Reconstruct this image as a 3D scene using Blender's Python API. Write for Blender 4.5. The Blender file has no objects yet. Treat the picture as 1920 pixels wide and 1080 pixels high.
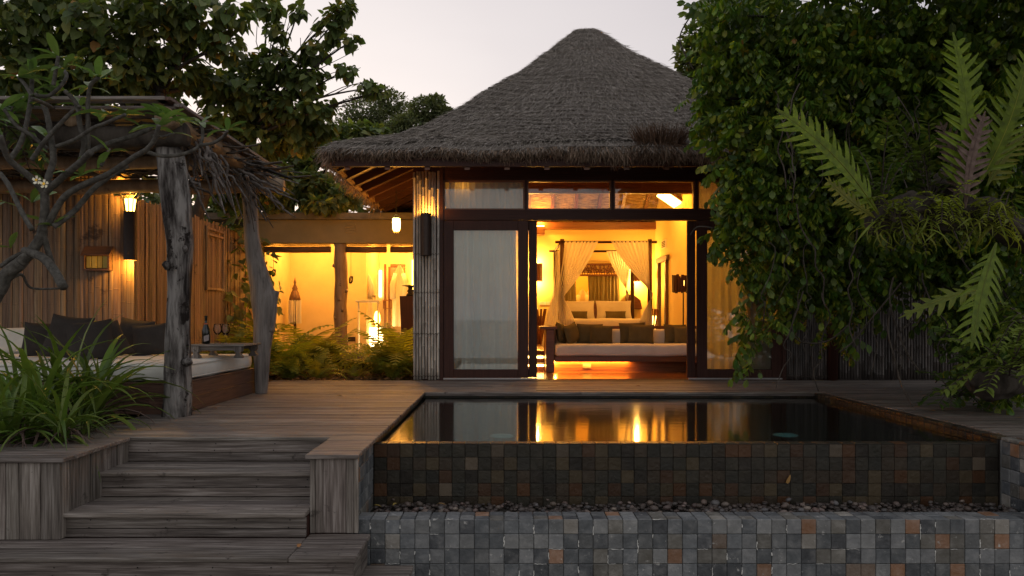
import bpy, math, random
import numpy as np
from mathutils import Vector, Matrix, Euler

SC = bpy.context.scene
COL = SC.collection
PI = math.pi
rnd = random.Random(7)

# ------------------------------------------------------------------ camera
EYE = 0.895                      # eye height over the deck (deck top is z = 0)
F = 1400.0                       # focal length in photo pixels
VX, VY = 945.0, 598.0
def P(px, py, Y):                # a point of the place seen at a photo pixel, Y metres away
    return Vector(((px - VX) * Y / F, Y, EYE + (VY - py) * Y / F))
cam = bpy.data.cameras.new('camera')
cam.sensor_width = 36.0
cam.lens = F / 1920 * 36
cam.shift_x = (960 - VX) / 1920
cam.shift_y = (VY - 540) / 1920
cam.clip_start = 0.05
cam.clip_end = 3000
camo = bpy.data.objects.new('camera', cam)
COL.objects.link(camo)
camo.location = (0, 0, EYE)
camo.rotation_euler = (PI / 2, 0, 0)
SC.camera = camo

# ------------------------------------------------------------------ world, sun, exposure
SC.view_settings.view_transform = 'Standard'
SC.view_settings.look = 'None'
SC.view_settings.exposure = 0.4
SC.view_settings.gamma = 1.0
SC.view_settings.use_curve_mapping = False
cy = SC.cycles
cy.use_denoising = True
try:
    cy.denoiser = 'OPENIMAGEDENOISE'
except Exception:
    pass
cy.max_bounces = 10
cy.diffuse_bounces = 4
cy.glossy_bounces = 4
cy.transmission_bounces = 6
cy.transparent_max_bounces = 16
cy.sample_clamp_indirect = 6.0
cy.blur_glossy = 0.5
cy.use_light_tree = True

W = bpy.data.worlds.new('World')
SC.world = W
W.use_nodes = True
nt = W.node_tree
nt.nodes.clear()
def N(tree, t, **kw):
    n = tree.nodes.new(t)
    for k, v in kw.items():
        setattr(n, k, v)
    return n
out = N(nt, 'ShaderNodeOutputWorld')
bg = N(nt, 'ShaderNodeBackground')
bg.inputs[1].default_value = 1.0
tc = N(nt, 'ShaderNodeTexCoord')
dot = N(nt, 'ShaderNodeVectorMath', operation='DOT_PRODUCT')
sx, sy, sz = -0.35, 0.93, 0.02          # the afterglow: behind the villa, to the left
ln = math.sqrt(sx * sx + sy * sy + sz * sz)
dot.inputs[1].default_value = (sx / ln, sy / ln, sz / ln)
nt.links.new(tc.outputs['Generated'], dot.inputs[0])
ramp = N(nt, 'ShaderNodeValToRGB')
mr = N(nt, 'ShaderNodeMapRange')
mr.inputs['From Min'].default_value = -1
mr.inputs['From Max'].default_value = 1
nt.links.new(dot.outputs['Value'], mr.inputs['Value'])
cn = N(nt, 'ShaderNodeTexNoise')
cn.inputs['Scale'].default_value = 2.2
cn.inputs['Detail'].default_value = 4
cmap = N(nt, 'ShaderNodeMapping')
cmap.inputs['Scale'].default_value = (1, 1, 3.5)
nt.links.new(tc.outputs['Generated'], cmap.inputs[0])
nt.links.new(cmap.outputs[0], cn.inputs['Vector'])
cm = N(nt, 'ShaderNodeMath', operation='MULTIPLY_ADD')
cm.inputs[1].default_value = .05
cm.inputs[2].default_value = -.025
nt.links.new(cn.outputs['Fac'], cm.inputs[0])
ca = N(nt, 'ShaderNodeMath', operation='ADD')
nt.links.new(mr.outputs['Result'], ca.inputs[0])
nt.links.new(cm.outputs[0], ca.inputs[1])
nt.links.new(ca.outputs[0], ramp.inputs['Fac'])
def setramp(r, stops):
    e = r.color_ramp.elements
    while len(e) > 1:
        e.remove(e[-1])
    e[0].position = stops[0][0]
    e[0].color = (*stops[0][1], 1)
    for p, c in stops[1:]:
        x = e.new(p)
        x.color = (*c, 1)
setramp(ramp, [(0.0, (.50, .495, .50)), (0.45, (.385, .385, .41)), (0.72, (.35, .34, .365)), (0.86, (.45, .41, .425)),
               (0.945, (.575, .53, .53)), (0.985, (.69, .64, .625)), (1.0, (.76, .71, .68))])
sky = N(nt, 'ShaderNodeTexSky', sky_type='NISHITA')
sky.sun_disc = False
sky.sun_elevation = math.radians(1.0)
sky.sun_rotation = math.atan2(sx, sy)
sky.altitude = 0
bg2 = N(nt, 'ShaderNodeBackground')
bg2.inputs[1].default_value = 0.05
nt.links.new(sky.outputs[0], bg2.inputs[0])
add = N(nt, 'ShaderNodeAddShader')
nt.links.new(ramp.outputs[0], bg.inputs[0])
nt.links.new(bg.outputs[0], add.inputs[0])
nt.links.new(bg2.outputs[0], add.inputs[1])
nt.links.new(add.outputs[0], out.inputs[0])

sun = bpy.data.lights.new('sun', 'SUN')
sun.energy = 0.06
sun.angle = math.radians(25)
sun.color = (1.0, .86, .78)
suno = bpy.data.objects.new('sun', sun)
COL.objects.link(suno)
suno.rotation_euler = Vector((-sx, -sy, -0.28)).to_track_quat('-Z', 'Y').to_euler()

# ------------------------------------------------------------------ materials
def new_mat(name):
    m = bpy.data.materials.new(name)
    m.use_nodes = True
    t = m.node_tree
    t.nodes.clear()
    o = N(t, 'ShaderNodeOutputMaterial')
    b = N(t, 'ShaderNodeBsdfPrincipled')
    t.links.new(b.outputs[0], o.inputs[0])
    return m, t, b, o

def gmat(name, cols, scale=(4, 4, 4), rough=.75, bump=.3, bscale=None, rand=.25, rndcols=None, mixr=.6, detail=5,
         dist=.004, island=False, contrast=(.3, .7), spec=.4, metal=0.0, rrough=0.0, hue=0.0, transl=None, sheen=0, objco=False, spots=None):
    """noise-driven colour; per-object (or per-island) variation; bump from the same grain"""
    m, t, b, o = new_mat(name)
    L = t.links.new
    geo = N(t, 'ShaderNodeNewGeometry')
    oi = N(t, 'ShaderNodeObjectInfo')
    rsrc = geo.outputs['Random Per Island'] if island else oi.outputs['Random']
    mp = N(t, 'ShaderNodeMapping')
    mp.inputs['Scale'].default_value = scale
    if objco:
        tcn = N(t, 'ShaderNodeTexCoord')
        L(tcn.outputs['Object'], mp.inputs['Vector'])
    else:
        L(geo.outputs['Position'], mp.inputs['Vector'])
    off = N(t, 'ShaderNodeMath', operation='MULTIPLY')
    off.inputs[1].default_value = 37.0
    L(rsrc, off.inputs[0])
    ad = N(t, 'ShaderNodeVectorMath', operation='ADD')
    L(mp.outputs[0], ad.inputs[0])
    L(off.outputs[0], ad.inputs[1])
    nz = N(t, 'ShaderNodeTexNoise')
    nz.inputs['Scale'].default_value = 1.0
    nz.inputs['Detail'].default_value = detail
    nz.inputs['Roughness'].default_value = .62
    L(ad.outputs[0], nz.inputs['Vector'])
    cr = N(t, 'ShaderNodeValToRGB')
    n = len(cols)
    lo, hi = contrast
    setramp(cr, [(lo + (hi - lo) * i / max(1, n - 1), c) for i, c in enumerate(cols)])
    L(nz.outputs['Fac'], cr.inputs['Fac'])
    col = cr.outputs['Color']
    if rndcols:
        c2 = N(t, 'ShaderNodeValToRGB')
        c2.color_ramp.interpolation = 'CONSTANT'
        setramp(c2, rndcols)
        L(rsrc, c2.inputs['Fac'])
        mx = N(t, 'ShaderNodeMix', data_type='RGBA', blend_type='MIX')
        mx.inputs[0].default_value = mixr
        L(col, mx.inputs[6])
        L(c2.outputs[0], mx.inputs[7])
        col = mx.outputs[2]
    if spots:
        (scol, sscale, sthr) = spots
        ns = N(t, 'ShaderNodeTexNoise')
        ns.inputs['Scale'].default_value = sscale
        ns.inputs['Detail'].default_value = 6
        ns.inputs['Roughness'].default_value = .7
        L(ad.outputs[0] if objco else geo.outputs['Position'], ns.inputs['Vector'])
        r2 = N(t, 'ShaderNodeValToRGB')
        setramp(r2, [(sthr, (0, 0, 0)), (sthr + .06, (1, 1, 1))])
        L(ns.outputs['Fac'], r2.inputs['Fac'])
        m2 = N(t, 'ShaderNodeMix', data_type='RGBA', blend_type='MIX')
        L(r2.outputs[0], m2.inputs[0])
        L(col, m2.inputs[6])
        m2.inputs[7].default_value = (*scol, 1)
        col = m2.outputs[2]
    hs = N(t, 'ShaderNodeHueSaturation')
    wn = N(t, 'ShaderNodeTexWhiteNoise', noise_dimensions='1D')
    L(rsrc, wn.inputs['W'])
    v = N(t, 'ShaderNodeMapRange')
    v.inputs['To Min'].default_value = 1 - rand
    v.inputs['To Max'].default_value = 1 + rand
    L(wn.outputs['Value'], v.inputs['Value'])
    L(v.outputs[0], hs.inputs['Value'])
    if hue:
        h = N(t, 'ShaderNodeMapRange')
        h.inputs['To Min'].default_value = .5 - hue
        h.inputs['To Max'].default_value = .5 + hue
        sp = N(t, 'ShaderNodeSeparateColor')
        L(wn.outputs['Color'], sp.inputs[0])
        L(sp.outputs[1], h.inputs['Value'])
        L(h.outputs[0], hs.inputs['Hue'])
    L(col, hs.inputs['Color'])
    L(hs.outputs[0], b.inputs['Base Color'])
    b.inputs['Roughness'].default_value = rough
    if rrough:
        rr = N(t, 'ShaderNodeMapRange')
        rr.inputs['To Min'].default_value = max(.05, rough - rrough)
        rr.inputs['To Max'].default_value = min(1, rough + rrough)
        L(nz.outputs['Fac'], rr.inputs['Value'])
        L(rr.outputs[0], b.inputs['Roughness'])
    b.inputs['Specular IOR Level'].default_value = spec
    b.inputs['Metallic'].default_value = metal
    if sheen:
        b.inputs['Sheen Weight'].default_value = sheen
    if bump:
        n2 = N(t, 'ShaderNodeTexNoise')
        n2.inputs['Scale'].default_value = 1.0
        n2.inputs['Detail'].default_value = 4
        mp2 = N(t, 'ShaderNodeMapping')
        mp2.inputs['Scale'].default_value = bscale or tuple(s * 3 for s in scale)
        L(geo.outputs['Position'], mp2.inputs['Vector'])
        L(mp2.outputs[0], n2.inputs['Vector'])
        am = N(t, 'ShaderNodeMath', operation='ADD')
        L(nz.outputs['Fac'], am.inputs[0])
        L(n2.outputs['Fac'], am.inputs[1])
        bp = N(t, 'ShaderNodeBump')
        bp.inputs['Strength'].default_value = bump
        bp.inputs['Distance'].default_value = dist
        L(am.outputs[0], bp.inputs['Height'])
        L(bp.outputs[0], b.inputs['Normal'])
    if transl:
        tr = N(t, 'ShaderNodeBsdfTranslucent')
        mt = N(t, 'ShaderNodeMix', data_type='RGBA', blend_type='MULTIPLY')
        mt.inputs[0].default_value = 1.0
        L(hs.outputs[0], mt.inputs[6])
        mt.inputs[7].default_value = (*transl[1], 1)
        L(mt.outputs[2], tr.inputs['Color'])
        ms = N(t, 'ShaderNodeMixShader')
        ms.inputs[0].default_value = transl[0]
        L(b.outputs[0], ms.inputs[1])
        L(tr.outputs[0], ms.inputs[2])
        L(ms.outputs[0], o.inputs[0])
    return m

def emis(name, col, s):
    m, t, b, o = new_mat(name)
    b.inputs['Base Color'].default_value = (*col, 1)
    b.inputs['Emission Color'].default_value = (*col, 1)
    b.inputs['Emission Strength'].default_value = s
    return m

WARM = (1.0, .385, .042)

GREY_WOOD = [(.045, .034, .028), (.140, .115, .098), (.29, .255, .23)]
M = {}
for ax, sc in (('x', (2.4, 58, 58)), ('y', (58, 2.4, 58)), ('z', (58, 58, 2.4))):
    M['grey_' + ax] = gmat('weathered_wood_' + ax, GREY_WOOD, sc, rough=.62, bump=.7, rand=.32, hue=.014, spec=.45, rrough=.12,
                           spots=((.06, .047, .038), 6.0, .62))
    M['dark_' + ax] = gmat('dark_timber_' + ax, [(.030, .010, .007), (.045, .016, .011), (.058, .022, .015)], sc, rough=.55, bump=.12, rand=.1, spec=.25)
    M['red_' + ax] = gmat('oiled_red_timber_' + ax, [(.075, .026, .012), (.14, .052, .022), (.19, .075, .03)], sc, rough=.38, bump=.1, rand=.15)
    M['brown_' + ax] = gmat('brown_timber_' + ax, [(.055, .026, .018), (.10, .050, .034), (.135, .072, .05)], sc, rough=.55, bump=.3, rand=.15)
M['deckfloor'] = gmat('lacquered_floor', [(.10, .038, .014), (.19, .075, .026), (.26, .11, .04)], (2, 26, 26), rough=.18, bump=.08, rand=.25)
M['drift'] = gmat('driftwood', [(.022, .017, .015), (.11, .097, .09), (.25, .23, .215)], (13, 13, 2.2), rough=.85, bump=1.0, dist=.012,
                  bscale=(60, 60, 7), rand=.05, contrast=(.38, .60), spec=.2, spots=((.018, .013, .011), 7, .56))
M['root'] = gmat('bleached_root', [(.045, .036, .032), (.13, .11, .10), (.2, .18, .165)], (20, 20, 20), rough=.85, bump=.6, rand=.3, spec=.2)
M['bark'] = gmat('tree_bark', [(.025, .020, .016), (.065, .052, .042), (.10, .085, .07)], (9, 9, 3), rough=.9, bump=.8, dist=.01, spec=.2)
M['plum_bark'] = gmat('frangipani_bark', [(.035, .031, .026), (.075, .068, .057), (.125, .115, .10)], (30, 30, 30), rough=.8, bump=.7, spec=.25, rand=.1)
M['log'] = gmat('peeled_log', [(.16, .10, .055), (.24, .16, .095), (.31, .22, .14)], (14, 14, 2), rough=.6, bump=.4, rand=.12, spots=((.07, .04, .025), 7, .62))
SL = [(0.0, (.085, .092, .098)), (.16, (.13, .138, .145)), (.30, (.185, .188, .19)), (.42, (.045, .048, .053)), (.56, (.115, .118, .118)), (.68, (.205, .205, .20)),
      (.76, (.14, .125, .10)), (.87, (.27, .12, .045)), (.925, (.19, .125, .08)), (.965, (.29, .26, .22))]
M['slate'] = gmat('dry_slate', [(.035, .038, .042), (.11, .114, .12), (.27, .265, .26)], (13, 13, 13), rough=.6, bump=.9, dist=.006, rand=.2,
                  rndcols=SL, mixr=.64, bscale=(45, 45, 45), detail=7, spots=((.40, .39, .37), 17.0, .63), contrast=(.34, .66))
SW = [(0.0, (.030, .027, .020)), (.2, (.040, .028, .018)), (.4, (.024, .024, .020)), (.52, (.058, .026, .012)), (.6, (.030, .028, .020)),
      (.72, (.070, .050, .026)), (.82, (.018, .015, .012)), (.93, (.12, .09, .062)), (.95, (.085, .034, .012))]
M['slate_wet'] = gmat('wet_slate', [(.014, .012, .009), (.032, .026, .020), (.065, .052, .038)], (12, 12, 12), rough=.42, spec=.25, bump=.8, dist=.006, rand=.2,
                      rndcols=SW, mixr=.65, bscale=(40, 40, 40), detail=7)
M['grout'] = gmat('grout', [(.10, .10, .097), (.17, .17, .165), (.36, .36, .35)], (6, 6, 6), rough=.9, bump=.4, contrast=(.35, .8))
M['grout_dark'] = gmat('dark_grout', [(.022, .018, .014), (.034, .028, .022)], (6, 6, 6), rough=.7, bump=.4)
M['pebble'] = gmat('pebble', [(.065, .05, .043), (.125, .095, .08)], (9, 9, 9), rough=.45, bump=.2, rand=.55, hue=.02,
                   rndcols=[(0, (.08, .052, .04)), (.3, (.14, .10, .085)), (.55, (.07, .072, .078)), (.75, (.20, .155, .13)), (.9, (.04, .036, .036))], mixr=.6)
M['soil'] = gmat('soil', [(.018, .012, .008), (.04, .028, .018), (.07, .05, .03)], (5, 5, 5), rough=.95, bump=1, dist=.03)
M['sand'] = gmat('sand', [(.25, .22, .18), (.33, .29, .24)], (2, 2, 2), rough=.95, bump=.5, dist=.02)
M['sea'] = gmat('sea_water', [(.02, .045, .06), (.03, .06, .075)], (.3, .3, .3), rough=.15, bump=.5, dist=.1)
M['thatch'] = gmat('thatch_base', [(.08, .065, .055), (.17, .145, .125), (.27, .235, .205)], (16, 16, 16), rough=.95, bump=1, dist=.03, spec=.1)
M['strand'] = gmat('thatch_strand', [(.17, .15, .115), (.31, .268, .235), (.46, .41, .37)], (1.0, 1.0, 5), contrast=(.36, .64), rough=.9, bump=0, rand=.45, island=True, spec=.15, hue=.012)
M['strand_brown'] = gmat('brown_thatch_strand', [(.16, .105, .07), (.25, .175, .125), (.35, .26, .19)], (3, 3, 3), rough=.9, bump=0, rand=.45, island=True, spec=.15)
M['soffit'] = gmat('soffit_reed', [(.10, .055, .025), (.22, .14, .065), (.34, .23, .12)], (12, 55, 55), rough=.85, bump=1, dist=.02, contrast=(.38, .6))
M['soffit_in'] = gmat('ceiling_reed', [(.16, .09, .04), (.34, .22, .11), (.5, .36, .2)], (6, 60, 60), rough=.85, bump=1, dist=.02, contrast=(.4, .6))
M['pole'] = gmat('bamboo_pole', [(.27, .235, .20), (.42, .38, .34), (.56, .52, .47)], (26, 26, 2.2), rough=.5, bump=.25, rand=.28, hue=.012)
M['pole_dark'] = gmat('old_bamboo_pole', [(.05, .04, .036), (.09, .075, .068), (.13, .11, .10)], (26, 26, 2.2), rough=.6, bump=.25, rand=.35)  # bamboo pole in a darker tone
M['split'] = gmat('split_bamboo', [(.10, .06, .033), (.21, .135, .078), (.31, .21, .13)], (42, 42, 1.4), rough=.62, bump=.6, rand=.3, hue=.012,
                  spots=((.06, .035, .022), 2.6, .62))
M['lash'] = gmat('lashing', [(.05, .035, .028), (.1, .075, .06)], (40, 40, 40), rough=.8, bump=.3)
M['plaster'] = gmat('cream_plaster', [(.58, .46, .26), (.66, .53, .31)], (3, 3, 3), rough=.85, bump=.15, rand=.02)
M['wall_in'] = gmat('painted_wall', [(.72, .56, .22), (.76, .60, .25)], (2, 2, 2), rough=.8, bump=.08, rand=.02)
M['render'] = gmat('olive_render', [(.20, .165, .095), (.25, .205, .12)], (3, 3, 3), rough=.85, bump=.2, rand=.02)
M['concrete'] = gmat('stained_concrete', [(.07, .062, .05), (.15, .135, .11), (.22, .2, .17)], (3, 3, 8), rough=.9, bump=.5, rand=.02)
M['linen'] = gmat('cream_linen', [(.56, .54, .49), (.64, .62, .57)], (6, 6, 6), rough=.9, bump=.25, dist=.01, rand=.03, sheen=.2)
M['pillow_dark'] = gmat('charcoal_cloth', [(.036, .030, .027), (.052, .044, .039)], (8, 8, 8), rough=.95, bump=.3, bscale=(300, 300, 300), dist=.002, rand=.15, spec=.2)
M['pillow_olive'] = gmat('olive_cloth', [(.085, .072, .035), (.11, .095, .05)], (8, 8, 8), rough=.95, bump=.3, bscale=(200, 200, 200), dist=.002, rand=.15, spec=.2)
M['gauze'] = gmat('sheer_curtain', [(.66, .64, .58), (.74, .72, .66)], (3, 3, 3), rough=.9, bump=0, rand=.02, transl=(.45, (.9, .9, .85)))
M['net'] = gmat('canopy_net', [(.80, .79, .76), (.86, .85, .82)], (6, 6, 2), rough=.9, bump=.2, rand=.03, transl=(.5, (.95, .9, .8)))
M['green_curtain'] = gmat('olive_curtain', [(.13, .115, .06), (.19, .17, .09)], (40, 40, 2), rough=.9, bump=.2, rand=.05, transl=(.3, (.9, .9, .7)))
M['bronze'] = gmat('brown_metal', [(.035, .022, .018), (.05, .032, .025)], (20, 20, 20), rough=.5, bump=.1, metal=.3)
M['black'] = gmat('blackened_metal', [(.012, .011, .01), (.02, .018, .016)], (20, 20, 20), rough=.5, bump=.1, metal=.5)
M['steel'] = gmat('track_metal', [(.45, .44, .44), (.55, .54, .54)], (30, 30, 30), rough=.35, bump=.05, metal=.9)
M['white'] = gmat('white_plastic', [(.7, .69, .66), (.75, .74, .7)], (5, 5, 5), rough=.4, bump=0)
M['bottle'] = gmat('dark_bottle_glass', [(.004, .006, .004), (.006, .008, .006)], (5, 5, 5), rough=.08, bump=0, spec=.6)
M['paper'] = gmat('bottle_label', [(.22, .18, .17), (.30, .25, .24)], (20, 20, 20), rough=.7, bump=.05)
M['red_wax'] = gmat('bottle_neck_band', [(.35, .06, .02), (.4, .08, .03)], (20, 20, 20), rough=.5, bump=0)
M['yellow'] = gmat('yellow_block', [(.42, .30, .05), (.52, .38, .08)], (15, 15, 15), rough=.6, bump=.2)
M['reedblind'] = gmat('rolled_reed_blind', [(.05, .025, .012), (.11, .06, .03), (.16, .09, .045)], (3, 40, 40), rough=.8, bump=.8, dist=.01)
GREEN_T = (.45, (.95, 1.25, .45))
M['leaf_tree'] = gmat('tree_leaf', [(.10, .13, .035), (.16, .19, .05)], (2, 2, 2), rough=.5, bump=0, rand=.45, island=True, hue=.03,
                      rndcols=[(0, (.10, .14, .045)), (.5, (.15, .19, .06)), (.86, (.26, .25, .06)), (.97, (.42, .22, .05)), (.985, (.14, .17, .06))], mixr=.7, transl=(.42, (1.3, 1.3, .5)))
M['leaf_far'] = gmat('far_leaf', [(.12, .14, .06), (.18, .20, .09)], (1, 1, 1), rough=.6, bump=0, rand=.4, island=True, hue=.03, transl=(.4, (1.2, 1.2, .5)))
M['leaf_vine'] = gmat('vine_leaf', [(.085, .13, .018), (.15, .21, .03)], (1.2, 1.2, 1.2), rough=.38, bump=0, rand=.4, island=True, hue=.03,
                      rndcols=[(0, (.06, .11, .022)), (.4, (.11, .18, .03)), (.7, (.22, .28, .035)), (.90, (.34, .38, .05)), (.988, (.36, .18, .03)), (.994, (.07, .14, .04))], mixr=.7, transl=(.38, (1.2, 1.3, .35)))
M['leaf_fern'] = gmat('fern_leaf', [(.17, .20, .03), (.27, .31, .05)], (4, 4, 4), rough=.5, bump=0, rand=.3, hue=.025, transl=(.5, (1.3, 1.3, .4)))
M['leaf_big'] = gmat('oakleaf_fern_frond', [(.085, .12, .006), (.15, .20, .010), (.21, .27, .018)], (14, 14, 14), rough=.5, bump=.3, spots=((.14, .085, .02), 16, .66), rand=.15, hue=.01, transl=(.4, (1.1, 1.3, .4)))
M['leaf_dead'] = gmat('dry_frond', [(.06, .035, .028), (.11, .07, .055), (.16, .11, .09)], (20, 20, 20), rough=.8, bump=.6, rand=.2)
M['leaf_strap'] = gmat('strap_leaf', [(.08, .13, .022), (.15, .21, .04)], (3, 3, 3), rough=.42, bump=0, rand=.4, hue=.02, transl=(.3, (1, 1.2, .5)))
M['leaf_frangi'] = gmat('frangipani_leaf', [(.10, .16, .04), (.16, .23, .07)], (9, 9, 9), rough=.4, bump=.15, rand=.3, hue=.02, transl=(.3, (1, 1.2, .5)))
M['petal'] = gmat('petal', [(.72, .66, .42), (.85, .82, .72)], (20, 20, 20), rough=.6, bump=0, rand=.02)
M['petal_mid'] = gmat('petal_centre', [(.8, .42, .02), (.85, .5, .05)], (20, 20, 20), rough=.6, bump=0)
M['fallen'] = gmat('fallen_leaf', [(.24, .13, .03), (.34, .22, .06)], (20, 20, 20), rough=.7, bump=.1, rand=.4, hue=.03)
M['bulb'] = emis('lit_bulb', (1.0, .60, .14), 22)
M['bulb_soft'] = emis('lit_diffuser', (1.0, .60, .12), 8)
M['bulb_panel'] = emis('lit_ceiling_panel', (1.0, .62, .16), 9)
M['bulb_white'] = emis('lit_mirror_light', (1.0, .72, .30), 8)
M['disc'] = emis('pool_lamp_lens', (.10, .19, .19), .14)
M['lined'] = gmat('lined_curtain', [(.58, .60, .60), (.68, .70, .70)], (3, 3, 3), rough=.9, bump=0, rand=.02, transl=(.06, (.9, .9, .85)))
M['glow_curtain'] = gmat('thin_yellow_curtain', [(.66, .64, .58), (.74, .72, .66)], (3, 3, 3), rough=.9, bump=0, rand=.02, transl=(.62, (.9, .9, .85)))

def glass_mat(name, tint=(1, 1, 1), ior=1.5, rough=.0):
    m, t, b, o = new_mat(name)
    L = t.links.new
    t.nodes.remove(b)
    fr = N(t, 'ShaderNodeFresnel')
    fr.inputs[0].default_value = ior
    tr = N(t, 'ShaderNodeBsdfTransparent')
    tr.inputs[0].default_value = (*tint, 1)
    gl = N(t, 'ShaderNodeBsdfAnisotropic')
    gl.inputs['Roughness'].default_value = rough
    mx = N(t, 'ShaderNodeMixShader')
    L(fr.outputs[0], mx.inputs[0])
    L(tr.outputs[0], mx.inputs[1])
    L(gl.outputs[0], mx.inputs[2])
    L(mx.outputs[0], o.inputs[0])
    return m
M['glass'] = glass_mat('window_glass', (.93, .95, .94), 1.7)
M['wineglass'] = glass_mat('wine_glass', (.98, .98, .98), 1.32)

def water_mat():
    m, t, b, o = new_mat('pool_water')
    L = t.links.new
    b.inputs['Base Color'].default_value = (.35, .60, .56, 1)
    b.inputs['Transmission Weight'].default_value = 1.0
    b.inputs['IOR'].default_value = 1.40
    b.inputs['Roughness'].default_value = .085
    geo = N(t, 'ShaderNodeNewGeometry')
    mp = N(t, 'ShaderNodeMapping')
    mp.inputs['Scale'].default_value = (4, 9, 4)
    L(geo.outputs['Position'], mp.inputs[0])
    nz = N(t, 'ShaderNodeTexNoise')
    nz.inputs['Scale'].default_value = 1.0
    nz.inputs['Detail'].default_value = 3
    L(mp.outputs[0], nz.inputs['Vector'])
    bp = N(t, 'ShaderNodeBump')
    bp.inputs['Strength'].default_value = .18
    bp.inputs['Distance'].default_value = .004
    L(nz.outputs['Fac'], bp.inputs['Height'])
    L(bp.outputs[0], b.inputs['Normal'])
    return m
M['water'] = water_mat()

# ------------------------------------------------------------------ object helpers
def link(o, parent=None):
    COL.objects.link(o)
    if parent is not None:
        o.parent = parent
    return o

def tag(o, label=None, cat=None, group=None, kind=None):
    if label: o['label'] = label
    if cat: o['category'] = cat
    if group: o['group'] = group
    if kind: o['kind'] = kind
    return o

def thing(name, label, cat, loc=(0, 0, 0), group=None, kind=None):
    o = bpy.data.objects.new(name, None)
    o.empty_display_size = .1
    o.location = loc
    COL.objects.link(o)
    return tag(o, label, cat, group, kind)

def wloc(o):
    v = Vector((0, 0, 0))
    while o is not None:
        v = v + o.location
        o = o.parent
    return v

def raw_mesh(name, verts, faces, smooth=False):
    me = bpy.data.meshes.new(name)
    me.from_pydata([tuple(v) for v in verts], [], faces)
    if smooth:
        me.polygons.foreach_set('use_smooth', [True] * len(me.polygons))
    me.update()
    return me

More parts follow.
